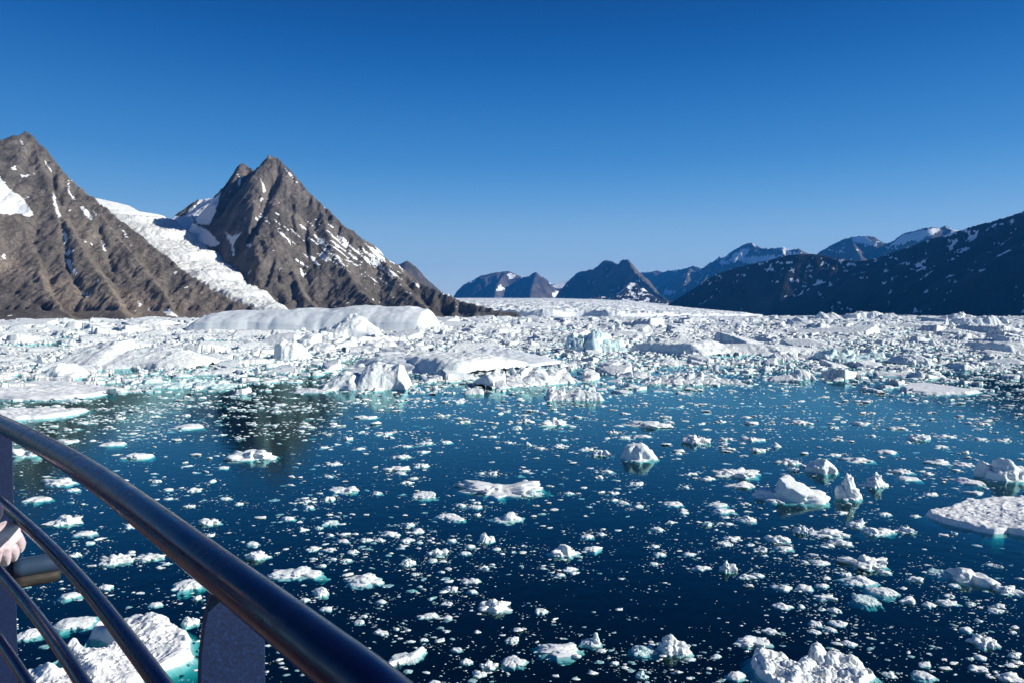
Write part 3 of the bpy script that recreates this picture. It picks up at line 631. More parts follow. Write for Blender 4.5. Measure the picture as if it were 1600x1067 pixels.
# --- named large bergs and floes, far to near
def lbl(s): return s
berg('iceberg', [(279, 514), (288, 497), (300, 489), (318, 486.5), (345, 486), (380, 485.5), (410, 484.5), (430, 483), (444, 482), (458, 481.5), (472, 482.5), (490, 482.5), (515, 479), (545, 477.5), (575, 480), (600, 480), (628, 479.5), (640, 482), (650, 483), (655, 479.5), (658, 485), (664, 494), (666, 514)], 518, 85, M_smooth, 'dome', 'huge smooth grey white iceberg lying before the foot of the tall pyramid peak', ybr=518.8, smooth=.4, rough=.055, seed=3, nx=260, ny=70, crest=.62)
berg('iceberg', [(482, 520), (500, 512), (518, 506), (530, 498), (539, 491.5), (546, 491), (556, 496), (566, 502), (580, 511), (590, 519)], 528, 30, M_mid, 'slope', 'sharp peaked white berg with a blue left face in front of the huge smooth iceberg', rough=.35, seed=5, nx=110)
berg('iceberg', [(424, 536), (426, 533), (436, 532), (441, 536), (452, 535), (462, 539), (468, 548), (474, 556)], 562, 12, M_mid, 'cliff', 'square cut ice block with one flat dark blue left face', rough=.12, seed=8, nx=80)
berg('iceberg', [(434, 540), (446, 527), (462, 519), (484, 517), (500, 522), (520, 526), (545, 528), (580, 530), (600, 532), (640, 533), (664, 537)], 550, 45, M_mid, 'slope', 'broad jumbled white berg in the pack behind the square cut block', rough=.35, seed=11, nx=160, cell=9)
berg('iceberg', [(532, 562), (548, 552), (580, 549), (610, 549), (640, 550), (665, 550), (690, 553), (712, 560)], 574, 30, M_mid, 'cliff', 'long low berg with a dark blue shaded front cliff behind the domed berg', rough=.12, ybr=587, seed=13, nx=170, ny=70, crest=.6)
berg('iceberg', [(676, 566), (690, 556), (712, 552), (730, 549), (755, 547), (775, 545), (790, 546), (808, 551), (830, 546), (850, 540), (866, 538), (876, 541), (884, 556)], 586, 30, M_smooth, 'slope', 'long smooth glaring white slope of ice to the right of the shaded cliff berg', rough=.05, seed=14, nx=200, ny=80, ybr=568, crest=.8)
berg('iceberg', [(498, 606), (504, 594), (516, 585), (530, 581), (545, 582), (556, 588), (560, 578), (568, 571), (580, 567), (598, 568), (612, 570), (620, 567), (624, 578), (630, 590), (637, 606)], 609, 11, M_mid, 'dome', 'domed grey white berg standing at the edge of the open water', rough=.22, seed=17, nx=170, ny=70)
berg('iceberg', [(775, 592), (785, 586), (800, 583), (820, 582), (832, 573), (840, 568), (850, 567), (862, 570), (875, 571), (886, 568), (896, 570), (908, 573), (913, 584)], 607, 10, M_mid, 'slope', 'jagged berg with a deep blue hollow beside a smooth white shoulder', rough=.45, seed=19, nx=130, cell=3.2, ybr=596)
berg('iceberg', [(852, 618), (860, 609), (875, 606), (890, 608), (905, 604), (922, 606), (936, 603), (946, 612)], 626, 7, M_mid, 'slope', 'low jagged comb of white ice out in front of the jagged blue hollowed berg', rough=.5, seed=23, nx=110, cell=1.8)
berg('iceberg', [(884, 528), (892, 522), (905, 520), (915, 523), (928, 517), (940, 522), (955, 523), (968, 527), (978, 526), (984, 538)], 550, 20, M_cyan, 'slope', 'turquoise jagged berg in the middle of the pack', rough=.5, seed=27, nx=140, cell=6)
berg('iceberg', [(973, 542), (982, 535), (1000, 532), (1020, 530), (1045, 533), (1064, 531), (1074, 532), (1084, 540), (1100, 548)], 549, 24, M_mid, 'cliff', 'flat topped berg with a long dark blue cliff and a lit right end', rough=.16, ybr=555.5, seed=29, nx=140, crest=.7)
berg('iceberg', [(1100, 541), (1125, 538), (1160, 537), (1200, 536), (1250, 539), (1300, 544), (1330, 551)], 553, 34, M_mid, 'cliff', 'wide snow covered berg with a low blue edge next to the dark cliffed berg', rough=.12, seed=31, nx=160, crest=.5)
berg('iceberg', [(50, 556), (62, 547), (80, 541), (100, 536), (120, 532), (134, 536), (150, 545), (200, 542), (240, 545), (270, 552), (290, 560)], 577, 30, M_mid, 'slope', 'gently sloping white berg with small blue notches in the left pack', rough=.16, seed=33, nx=160)
berg('iceberg', [(48, 588), (56, 578), (70, 568), (84, 565), (95, 572), (102, 580), (110, 588)], 590, 10, M_mid, 'dome', 'small hump of white ice with blue clefts beside the sloping left berg', rough=.5, seed=35, nx=70)
berg('iceberg', [(0, 597), (20, 594), (60, 596), (90, 598), (104, 600)], 604, 12, M_mid, 'slope', 'low white slab at the left picture edge, behind the long flat floe', rough=.2, seed=36, nx=70)
berg('iceberg', [(170, 603), (184, 596), (200, 594), (220, 589), (235, 591), (252, 594), (300, 592), (340, 593), (360, 600)], 606, 9, M_cyan, 'slope', 'green tinted rough growler behind the tip of the long flat floe', rough=.5, seed=37, nx=120, cell=2.5)
berg('iceberg', [(164, 502), (185, 499), (205, 497.5), (222, 498.5), (245, 502)], 510, 60, M_far, 'dome', 'far smooth hump of ice below the brown mountain', rough=.15, seed=39, nx=60)
berg('iceberg', [(55, 502), (70, 499), (82, 499), (100, 503)], 508, 60, M_far, 'dome', 'small far hump of ice under the brown scree slope', rough=.2, seed=41, nx=50)
berg('iceberg', [(1240, 507), (1252, 500), (1260, 497), (1268, 498), (1280, 505), (1304, 508)], 509.5, 50, M_far, 'slope', 'dark blue shaded cone of ice under the right ridge', rough=.3, seed=43, nx=60)
berg('iceberg', [(1286, 494), (1290, 487.5), (1296, 487), (1300, 491), (1310, 488), (1322, 493)], 500, 60, M_far, 'slope', 'pointed white berg standing against the dark right ridge', rough=.3, seed=45, nx=60)
berg('iceberg', [(1328, 491), (1345, 488.5), (1352, 486.5), (1360, 487.5), (1382, 487.5), (1385, 494)], 499, 60, M_far, 'cliff', 'flat topped pale blue berg against the dark right ridge', rough=.12, seed=47, nx=60)
berg('iceberg', [(1380, 494), (1395, 490), (1405, 489), (1412, 494)], 500, 50, M_far, 'slope', 'small white berg next to the flat topped pale blue one', rough=.3, seed=48, nx=50)
berg('iceberg', [(1480, 494), (1496, 489), (1508, 488), (1520, 487.5), (1532, 492), (1538, 496)], 502, 50, M_far, 'slope', 'ribbed white berg on the horizon behind the dark flanked right berg', rough=.5, seed=49, nx=70, cell=14)
berg('iceberg', [(1506, 503), (1512, 497), (1540, 496.5), (1546, 494), (1552, 492), (1560, 493), (1566, 500), (1572, 507)], 508.5, 40, M_far, 'cliff', 'berg with a long dark flank and a bright ribbed end under the right ridge', rough=.25, seed=51, nx=80)
berg('iceberg', [(1413, 564), (1425, 556), (1436, 553), (1448, 553), (1458, 560), (1466, 568)], 570, 12, M_mid, 'dome', 'blue shaded domed berg with turquoise foot at the pack edge', rough=.2, seed=53, nx=80)
berg('iceberg', [(1214, 556), (1218, 549), (1232, 547), (1246, 550), (1262, 556)], 562, 12, M_mid, 'slope', 'blocky berg with a blue left face in front of the wide snow covered berg', rough=.35, seed=55, nx=70, cell=4)
berg('iceberg', [(1566, 543), (1574, 535), (1582, 534), (1600, 533), (1640, 536), (1660, 548)], 552, 20, M_mid, 'cliff', 'pale blue berg cut by the right picture edge', rough=.15, seed=57, nx=70)
berg('iceberg', [(1296, 550), (1320, 547), (1345, 546), (1368, 550), (1395, 549), (1410, 556)], 564, 16, M_cyan, 'slope', 'pale green jagged ridge of ice between the snow covered berg and the blue dome', rough=.5, seed=59, nx=90, cell=4)
berg('iceberg', [(1244, 590), (1247, 582), (1254, 578), (1264, 577), (1272, 581), (1277, 588)], 592.5, 5, M_mid, 'dome', 'small round white dome of ice alone at the pack edge', rough=.2, seed=61, nx=60, ny=40)
berg('iceberg', [(1003, 594), (1020, 589), (1040, 585), (1060, 583), (1080, 582), (1100, 584), (1140, 588), (1168, 592)], 600, 8, M_mid, 'slope', 'low bumpy ridge of white ice on the edge of the open water', rough=.5, seed=63, nx=120, cell=2.2)
berg('iceberg', [(965, 583), (985, 577), (1003, 575), (1020, 578), (1022, 584)], 590, 8, M_mid, 'slope', 'heap of rough white rubble ice just behind the low bumpy ridge', rough=.5, seed=65, nx=70, cell=2)
berg('iceberg', [(1020, 566), (1036, 563), (1044, 559), (1056, 561), (1086, 564)], 569, 8, M_mid, 'slope', 'flat tabular growler with one dark pointed left corner', rough=.15, seed=67, nx=60)
berg('iceberg', [(1498, 575), (1508, 566), (1516, 565), (1524, 571)], 577, 6, M_mid, 'dome', 'small rough white lump near the blue domed berg, on its right', rough=.4, seed=69, nx=50)

fl = lambda h0, a1, s1, sd: (lambda X, Y, rn, px, py: h0 + a1 * (ridged(X / s1, Y / s1, 4, sd, .5) - .45) + a1 * .5 * fbm(X / (s1 * .25), Y / (s1 * .25), 3, sd + 4))
floe('ice_floe', [(-30, 612), (20, 605), (90, 606), (150, 603), (190, 609), (172, 616), (110, 623), (40, 625), (-20, 622)], fl(.55, .3, 3, 2), M_floe, label='long flat grey white floe crossing the water on the left', seed=2)
floe('ice_floe', [(-20, 646), (20, 641), (70, 640), (140, 641), (120, 647), (70, 654), (20, 656), (-10, 656)], fl(.45, .25, 2.5, 3), M_floe, label='flat pale floe just above the handrail end, with a green foot', seed=4, foot=1.25, footz=-.7)
floe('ice_floe', [(1406, 606), (1420, 600), (1445, 599), (1480, 604), (1510, 609), (1536, 613), (1510, 616), (1450, 616), (1415, 612)], fl(.4, .12, 3, 5), M_floe, label='flat white tongue shaped floe off the right pack edge', seed=6, nr=45)
floe('ice_floe', [(1446, 804), (1478, 797), (1486, 794), (1510, 784), (1545, 782), (1600, 780), (1680, 782), (1760, 800), (1740, 845), (1680, 852), (1600, 837), (1575, 832), (1558, 835), (1530, 830), (1500, 823), (1470, 816)], fl(.34, .16, 1.0, 7), M_floe, nr=90, na=300, edge=.05, label='big flat rough snow floe with a turquoise underwater shelf', seed=8, foot=1.30, footz=-.9, wob=.03)
def hbl(X, Y, rn, px, py):
    z = .30 + .20 * (ridged(X / .9, Y / .9, 4, 21) - .4) + .10 * (ridged(X / .25, Y / .25, 3, 24) - .4)
    for (qx, qy, s_, h_) in ((118, 1014, 12, .5), (182, 1000, 13, .75), (150, 985, 12, .3), (75, 1060, 15, .35), (240, 985, 26, .3), (280, 1030, 22, .2), (150, 1060, 24, .3)):
        z = z + h_ * np.exp(-((px - qx) ** 2 + ((py - qy) * 1.2) ** 2) / s_ ** 2)
    pool = np.exp(-(((px - 140) / 32) ** 2 + ((py - 1008) / 9) ** 2)) + np.exp(-(((px - 75) / 26) ** 2 + ((py - 1040) / 11) ** 2))
    return z - pool * 1.2
floe('ice_floe', [(38, 1062), (60, 1044), (90, 1030), (112, 1012), (130, 1010), (138, 996), (165, 980), (200, 974), (262, 976), (296, 996), (302, 1030), (280, 1040), (240, 1052), (205, 1075), (180, 1110), (120, 1130), (60, 1110)], hbl, M_floe, nr=110, na=320, edge=.05, label='large ridged floe with melt pools seen through the railing bars', seed=9, foot=1.35, footz=-.8, wob=.05)
def hbr(X, Y, rn, px, py):
    w1 = worley(X / .42 + .3 * fbm(X / .5, Y / .5, 2, 3), Y / .42, 31); w2 = worley(X / .17, Y / .17, 33)
    z = .02 + (.28 * w1[2] + .08) * np.sqrt(np.clip(1 - w1[0] ** 2 * 1.3, 0, 1)) + .07 * (1 - w2[0] * 1.3) + .10 * fbm(X / .8, Y / .8, 3, 4)
    for (qx, qy, s_, h_) in ((1273, 1032, 13, .62), (1262, 1045, 14, .35), (1300, 1040, 20, .35), (1328, 1042, 14, .40), (1205, 1042, 20, .3), (1240, 1060, 12, .35), (1290, 1068, 10, .25), (1190, 1030, 9, .3)):
        z = z + .50 * h_ * np.exp(-((px - qx) ** 2 + ((py - qy) * 1.15) ** 2) / s_ ** 2)
    pool = np.exp(-(((px - 1247) / 12) ** 2 + ((py - 1028) / 9) ** 2)) * .9 + np.exp(-(((px - 1290) / 34) ** 2 + ((py - 1092) / 14) ** 2)) * .6
    return z - pool
floe('ice_floe', [(1176, 1040), (1180, 1026), (1200, 1022), (1225, 1030), (1248, 1036), (1262, 1028), (1290, 1026), (1322, 1030), (1350, 1044), (1366, 1058), (1350, 1075), (1300, 1092), (1250, 1100), (1215, 1080), (1190, 1062)], hbr, M_ice, nr=120, na=320, edge=.06, label='big craggy heap of broken white ice at the bottom edge', seed=10, foot=1.25, footz=-.5, wob=.07)

# --- chunks of the open water that have a look of their own
def hero(cx, yb, w_, h_, st, seed, label, lumps=None, matl=None, cat='ice chunk', lv=4, **k):
    k.setdefault('zk', .54 if cat == 'ice chunk' else .85)
    return chunk('ice_chunk', cx, yb, w_, h_, st, seed, matl or M_ice, lv, lumps, label=label, cat=cat, **k)
hero(1000, 721, 68, 36, 'p', 101, 'craggy white growler with a glowing shallow foot, alone in the middle water', [(-.35, .1, .2, .42, .5, .8), (.25, 0, .1, .62, .6, .75), (-.8, 0, 0, .25, .3, .4), (.7, 0, 0, .35, .4, .3)], cat='growler')
hero(940, 712, 38, 18, 'p', 102, 'dark shaded low slope of ice joined to the craggy white growler', [(-.2, 0, 0, .7, .6, .6), (.6, -.2, 0, .35, .4, .9)])
hero(1250, 789, 122, 54, 'p', 103, 'large berg with a deep blue left flank and a white peak, right of centre', [(-.1, .1, .2, .34, .5, .8), (.15, 0, .1, .42, .6, .6), (-.6, .2, 0, .45, .5, .50), (.5, -.1, 0, .4, .5, .42), (-.85, 0, 0, .3, .3, .22)], cat='iceberg', foot=.2)
hero(1329, 781, 46, 52, 'l', 104, 'tall knobbly tower of ice standing right of the blue flanked berg', [(.2, 0, .3, .42, .5, .70), (.4, -.1, 0, .4, .5, .6), (-.35, 0, 0, .5, .5, .5), (.1, .1, .5, .35, .4, .4)], cat='growler')
hero(1293, 740, 57, 30, 'r', 105, 'smooth rounded white dome behind the blue flanked berg', [(0, 0, 0, .8, .8, .95), (-.5, 0, 0, .4, .5, .75), (.5, 0, 0, .45, .5, .7)], cat='growler')
hero(1374, 762, 50, 32, 'l', 106, 'heap of rounded ice boulders beside the knobbly tower', cat='growler')
hero(1548, 746, 46, 34, 'p', 107, 'smooth leaning white shard, left one of the angular pair at the right edge', [(-.1, 0, .1, .8, .6, .85), (.5, 0, 0, .4, .5, .5)], cat='growler')
hero(1592, 752, 76, 46, 'p', 108, 'sharp angular white berg cut by the right picture edge', [(-.1, 0, .2, .55, .6, .85), (-.5, -.3, 0, .45, .5, .45), (.5, 0, .1, .5, .6, .6)], cat='iceberg')
hero(1527, 758, 46, 18, 'f', 109, 'thin grey slab lying at the foot of the angular pair', matl=M_floe)
hero(1342, 824, 34, 26, 'p', 110, 'curled horn of smooth ice rising from the water', [(.55, 0, .35, .22, .3, .65), (0, 0, 0, .7, .6, .5), (-.5, 0, 0, .4, .4, .25)])
hero(1305, 840, 66, 22, 'k', 111, 'long knobbly raft left of the curled horn')
hero(1381, 838, 62, 26, 'l', 112, 'two rounded humps of ice right of the curled horn', [(-.35, 0, 0, .45, .6, .9), (.5, 0, 0, .42, .5, .8), (0, -.2, 0, .4, .5, .5)])
hero(1420, 833, 38, 17, 'k', 113, 'loose rubble tail, right of the two rounded humps')
hero(1261, 834, 36, 26, 'k', 114, 'rough ice rubble pile left of the long knobbly raft')
hero(1372, 891, 90, 38, 'k', 115, 'broad crumbling ice mound below the two rounded humps')
hero(1533, 916, 78, 34, 'r', 116, 'smooth blue shaded dome of ice in the lower right water', [(-.25, .1, 0, .6, .8, .95), (.3, -.1, 0, .4, .6, .6), (.7, -.2, 0, .3, .4, .35)], cat='growler', rot_=-.25)
hero(1482, 903, 44, 20, 'f', 117, 'half sunken pale slab left of the smooth blue dome', matl=M_cyan)
hero(1588, 931, 56, 26, 'l', 118, 'bright knobbly end piece right of the smooth blue dome', rot_=-.2)
hero(777, 777, 152, 32, 'l', 119, 'long narrow floe with a shaded left end, in the middle water', [(-.55, 0, 0, .5, .7, .8), (-.15, 0, 0, .35, .6, .55), (.25, 0, 0, .35, .5, .4), (.65, 0, 0, .3, .6, .85), (.85, .1, .1, .18, .3, .5)], matl=M_floe, cat='ice floe', rot_=-.08, foot=.2)
hero(797, 816, 54, 26, 'p', 120, 'white fin of ice with a glowing foot below the long narrow floe', [(.0, 0, .25, .32, .5, .8), (-.5, 0, 0, .45, .4, .22), (.5, -.1, 0, .4, .4, .4)], foot=.6)
hero(385, 719, 86, 34, 'k', 121, 'low white ice cluster floating on the mountain reflection')
hero(531, 770, 56, 18, 'l', 122, 'smooth grey floe with a raised right knob', [(.6, 0, .2, .32, .5, .8), (-.2, 0, 0, .75, .7, .45)])
hero(661, 778, 40, 18, 'r', 123, 'oval white chunk with a knob on its right end')
hero(698, 810, 42, 12, 'r', 124, 'sausage shaped smooth chunk under the oval knobbed one')
hero(682, 869, 38, 22, 'k', 125, 'round cauliflower cluster with a teal rim')
hero(762, 847, 34, 27, 'p', 126, 'spiky little berg with a wide lumpy base')
hero(637, 884, 32, 20, 'l', 127, 'twin lump chunk, high on its left')
hero(455, 907, 92, 25, 'l', 128, 'long knobbly floe just right of the handrail', [(-.7, 0, 0, .3, .6, .7), (-.35, 0, 0, .3, .6, .6), (.15, .1, .1, .35, .6, .9), (.6, 0, 0, .35, .6, .65)])
hero(562, 915, 74, 28, 'l', 129, 'ragged floe with a domed right half and a submerged rim', [(.2, .1, .1, .35, .6, .85), (-.55, -.1, 0, .4, .4, .4), (.75, -.2, 0, .3, .4, .35), (-.15, 0, 0, .4, .5, .5)], foot=.5)
hero(500, 931, 32, 23, 'r', 130, 'plump tilted white chunk below the long knobbly floe')
hero(771, 957, 60, 37, 'k', 131, 'mushroom shaped cluster of white ice alone in dark water')
hero(876, 1026, 72, 27, 'f', 132, 'angular slab with a frothy left corner near the bottom edge', matl=M_floe)
hero(925, 1010, 34, 40, 'p', 133, 'pear shaped berg bit with a rough crown and pale sunken foot', foot=.5)
hero(1007, 1025, 52, 25, 'r', 134, 'smooth milky blob of half sunken ice', [(0, 0, -.1, .9, .9, 1.0)], matl=M_cyan)
hero(1058, 1026, 60, 44, 'l', 135, 'bright lumpy growler joined to the milky blob', foot=.5, cat='growler')
hero(761, 1047, 36, 25, 'l', 136, 'ball like lumpy chunk near the bottom edge')
hero(801, 1042, 46, 24, 'f', 137, 'flat shard beside the ball like chunk near the bottom edge', matl=M_floe)
hero(632, 1040, 104, 26, 'l', 138, 'crooked chain of small white lumps at the end of the handrail', [(-.85, -.5, 0, .2, .3, .6), (-.5, -.3, 0, .25, .4, .8), (-.1, 0, 0, .25, .35, .6), (.3, .2, 0, .28, .4, .7), (.75, .55, 0, .25, .4, .9)], rot_=.35, foot=.1)
hero(1172, 816, 38, 18, 'p', 139, 'wedge with a dark left face and a bright sloping back')
hero(1137, 894, 38, 37, 'l', 140, 'tall two storey chunk with a leaning top')
hero(1157, 747, 90, 24, 'k', 141, 'wide white raft left of the blue flanked berg', foot=.3)
hero(1015, 669, 86, 19, 'l', 142, 'thin bent bar of ice ending in a smooth right bulge')
hero(1093, 694, 52, 28, 'k', 143, 'loose pyramid of rubble ice at middle distance')
hero(882, 871, 56, 36, 'l', 144, 'heaped white cluster with a flat cap and deep teal foot', foot=.5)
hero(928, 862, 36, 12, 'f', 145, 'flat arm of ice reaching right from the capped cluster')
hero(867, 665, 58, 23, 'k', 146, 'two stepped heap of small ice lumps in the distance')
hero(1440, 688, 50, 19, 'k', 147, 'broad speckled heap behind the angular pair')
hero(1354, 916, 62, 25, 'p', 148, 'cone topped chunk with a faint green foot', foot=.5)
hero(1388, 932, 52, 18, 'r', 149, 'long smooth slab slanting away below the cone topped chunk', rot_=-.35)
hero(1362, 946, 44, 22, 'f', 150, 'two stacked wafers of clear grey ice', matl=M_cyan)
hero(1184, 1012, 66, 24, 'l', 151, 'white lump on a submerged pale shelf above the craggy heap', foot=.5)
hero(1553, 1013, 60, 35, 'k', 152, 'jumbled raft with a dark green underside near the lower right corner', foot=.4)
hero(285, 924, 60, 30, 'f', 153, 'smooth shield shaped floe between the handrail and the stanchion', matl=M_ice, foot=.25)
hero(87, 821, 64, 21, 'l', 154, 'big oval white floe right of the gloved hand', foot=.2, cat='ice floe')
hero(170, 883, 58, 28, 'k', 155, 'round pad of popcorn like ice between the two upper bars')
hero(104, 984, 70, 27, 'f', 156, 'plank shaped slab with a notch seen between the lower bars')
hero(34, 999, 44, 24, 'f', 157, 'grey sunken slab beside the left stanchion')
hero(30, 714, 56, 28, 'l', 158, 'small arched berg with a blue hole under the handrail', [(-.6, 0, .1, .35, .5, .8), (.45, 0, .1, .4, .5, .8), (0, .2, .0, .9, .5, .4)])
hero(206, 717, 50, 16, 'r', 159, 'smooth lens shaped floe above the middle of the handrail')
hero(398, 875, 42, 26, 'l', 160, 'stepped chunk with a smooth fan shaped apron touching the handrail edge')
hero(323, 821, 40, 20, 'l', 161, 'white stair shaped chunk right above the handrail')
hero(292, 978, 30, 30, 'f', 162, 'split shard of ice half hidden by the stanchion')
# --- the many smaller chunks one can tell apart: (x, waterline y, width, height, shape)
CH = '''475 669 32 10 l;567 654 38 10 l;686 651 18 9 l;721 661 27 8 l;602 679 20 7 r;541 687 18 12 l;505 700 19 6 l;561 702 17 6 l;664 694 24 6 r;697 692 20 8 r;634 698 16 6 r;659 708 26 6 l;770 683 15 6 r;793 692 15 5 r;
625 716 35 7 l;614 736 52 16 k;625 741 20 8 r;655 730 30 11 l;521 727 27 9 l;511 745 15 6 r;771 742 18 14 l;752 740 11 5 r;511 782 21 14 r;589 772 17 9 r;634 756 25 9 l;645 749 19 6 l;482 794 21 8 r;478 784 15 6 r;447 812 21 11 r;514 820 27 10 f;
471 830 22 12 l;495 827 17 9 l;515 837 12 8 r;534 847 23 6 f;485 861 28 12 l;511 861 23 8 l;549 864 20 13 p;712 813 26 7 r;719 791 19 9 r;742 794 25 5 r;745 787 15 8 l;745 806 14 10 l;638 822 19 11 r;651 833 22 16 l;608 838 34 14 l;571 846 23 12 l;593 846 21 8 l;635 847 25 11 l;655 849 13 7 r;
704 846 17 7 r;734 855 17 9 r;775 859 15 7 r;726 866 18 6 r;676 877 17 9 r;539 877 18 7 r;520 874 11 5 r;502 885 12 7 r;756 890 18 14 l;647 899 15 9 l;475 939 16 9 r;507 954 21 12 r;594 942 15 8 r;561 974 18 11 r;568 964 12 8 r;594 991 26 8 f;619 984 11 6 r;391 852 22 9 r;
305 937 18 14 l;239 947 22 9 r;212 965 20 9 r;326 838 15 9 l;287 670 50 12 r;170 696 38 8 r;78 760 66 14 k;50 784 44 10 f;109 767 21 9 r;95 692 38 10 l;241 753 20 8 k;260 766 16 8 r;261 780 14 5 r;298 768 26 14 k;329 753 13 9 r;345 732 19 7 r;292 793 19 9 k;349 780 19 7 r;370 789 17 9 k;
128 836 36 9 f;200 825 30 12 k;137 850 15 9 r;225 876 52 13 k;112 870 24 14 k;158 921 28 16 r;102 935 32 14 r;821 660 33 14 k;899 653 22 10 k;958 677 18 10 k;977 685 21 8 r;1005 683 32 7 l;1138 688 26 10 k;1180 689 40 14 k;1140 703 26 10 l;1185 706 30 16 k;1128 660 22 10 k;1178 663 25 12 k;
825 696 13 14 p;842 702 19 8 l;873 699 34 10 k;914 704 28 11 l;1060 709 15 6 r;938 747 19 9 l;949 738 20 8 r;820 737 14 6 r;832 776 40 20 l;889 772 17 6 r;961 772 23 8 l;960 782 13 7 r;974 787 19 7 r;999 792 15 8 r;995 758 25 10 l;1073 762 12 6 r;1082 742 25 9 l;1108 750 26 13 k;1161 763 52 13 k;
1055 790 34 9 r;1124 791 32 8 r;1133 801 36 9 r;1167 789 20 8 l;1070 802 16 5 r;1140 820 15 8 l;1108 822 19 17 k;1050 818 21 8 l;1028 829 22 11 r;1024 855 15 6 r;1032 868 20 7 f;1078 868 25 7 f;1023 882 14 7 r;1145 844 30 12 k;1135 853 28 10 l;1190 862 24 20 k;918 841 22 9 f;941 836 15 9 l;892 892 27 13 p;876 899 15 7 r;1098 892 32 11 l;
1256 663 40 13 k;1307 669 19 8 l;1350 664 38 8 k;1405 671 31 11 r;1540 664 25 9 k;1484 684 38 12 k;1576 690 27 12 k;1536 687 22 8 l;1310 688 21 7 l;1366 682 12 8 r;1421 692 12 7 r;1214 698 14 18 p;1475 699 24 8 r;1512 708 16 10 l;1393 709 42 8 f;1350 723 52 14 k;1307 713 28 6 l;1238 726 46 18 k;1242 736 20 13 l;
1422 741 44 14 k;1453 742 21 10 k;1422 750 35 8 r;1475 726 48 14 k;1513 729 30 9 f;1461 775 28 10 k;1530 773 34 9 l;1214 785 30 10 f;1318 803 22 10 l;1386 805 21 6 r;1433 808 18 8 l;1320 852 40 18 l;1295 855 24 13 l;1220 848 40 26 k;1228 860 30 12 r;1385 896 22 10 r;1288 884 34 11 l;1493 835 14 10 l;1562 887 26 11 k;
1434 909 30 16 k;1494 916 18 8 r;1485 932 17 6 r;1490 946 42 11 k;1426 944 34 20 l;1455 949 26 15 l;1566 950 22 13 l;1522 946 20 10 l;1561 958 28 11 l;736 912 37 16 l;705 925 23 18 l;737 926 16 10 r;844 958 26 10 r;595 941 15 8 r;666 967 35 10 l;698 967 16 8 f;698 945 20 8 p;713 1017 18 8 f;662 1001 13 6 r;
798 1005 26 18 k;727 1037 23 10 r;749 1058 25 17 l;1003 1061 26 24 l;961 1038 15 8 r;676 1072 24 14 r;901 1027 17 8 r;1169 905 30 11 l;1187 901 19 8 r;1259 879 13 7 r;1228 923 34 17 k;1263 923 26 14 f;1288 918 24 11 r;1293 905 14 11 l;1324 900 20 13 k;1296 938 36 16 l;1228 952 36 15 l;1253 949 11 10 r;
1287 954 15 9 l;1309 957 26 15 k;1314 978 32 15 p;1278 978 21 14 f;1302 987 20 10 f;1275 990 22 9 l;1207 991 30 13 l;1331 1009 27 14 p;1153 1061 33 19 r;1121 1027 14 8 r;1515 987 24 12 r;1533 972 15 10 l;1533 1050 32 18 l;1535 1030 20 10 r;1449 1060 34 18 r;1450 1041 24 9 r;1588 1066 40 28 l;1590 1028 26 16 l;1396 1059 25 13 l;1586 989 11 6 r'''
chs = [c.split() for c in CH.replace('\n', '').split(';') if c]
ANCH = []   # landmarks for the labels
for o in list(COL.objects):
    if o.get('label') and o.name.startswith(('ice', 'growler')) and o.location.y < 140 and o.location.y > 0:
        qx, qy = proj(o.location.x, o.location.y, 0); ANCH.append((qx, qy, o['label']))
SHAPE = {'l': 'lumpy white chunk', 'k': 'crumbly cluster of white ice', 'r': 'smooth rounded chunk', 'p': 'pointed white chunk', 'f': 'flat sheet of ice'}
SHORT = {}
for qx, qy, l in ANCH:
    for cut in (', ', ' with ', ' in front', ' standing', ' lying', ' crossing', ' rising', ' seen ', ' off ', ' behind', ' floating', ' left of', ' right of', ' joined', ' near', ' below', ' beside', ' trailing', ' just', ' at ', ' under', ' above', ' alone', ' between', ' in the', ' half hidden', ' touching', ' reaching', ' slanting', ' right above', ' on a', ' cut by'):
        i = l.find(cut)
        if i > 12: l = l[:i]
    SHORT[(qx, qy)] = l
rng0 = np.random.default_rng(5)
labels_used = {}
todo = []
for i, (a, b, c, d, st) in enumerate(chs):
    a, b, c, d = float(a), float(b), float(c), float(d)
    near = sorted(ANCH, key=lambda q: math.hypot(q[0] - a, (q[1] - b) * 2.0))
    size = 'small' if c < 20 else ('wide' if c > 38 else ('mid sized' if c > 27 else 'modest'))
    done = None
    for q in near[:9]:
        dx, dy = a - q[0], b - q[1] - 4
        if abs(dx) > 2.2 * abs(dy): rel = 'just right of' if dx > 0 else 'just left of'
        elif abs(dy) > 1.6 * abs(dx): rel = 'in front of' if dy > 0 else 'behind'
        else: rel = ('in front and ' if dy > 0 else 'behind and ') + ('right of' if dx > 0 else 'left of')
        t = f"{size} {SHAPE[st]} {rel} the {SHORT[(q[0], q[1])]}"
        if len(t.split()) <= 16 and t not in labels_used: done = t; break
    if done is None: done = f"{size} {SHAPE[st]} adrift in open water, {i} "
    labels_used[done] = 1
    m_ = M_ice if st != 'f' else M_floe
    if rng0.random() < .02: m_ = M_cyan
    chunk('ice_chunk', a, b, c * 1.03, d, st, 300 + i, m_, 3 if c > 16 else 2, label=done, group='loose ice chunks on the open water')
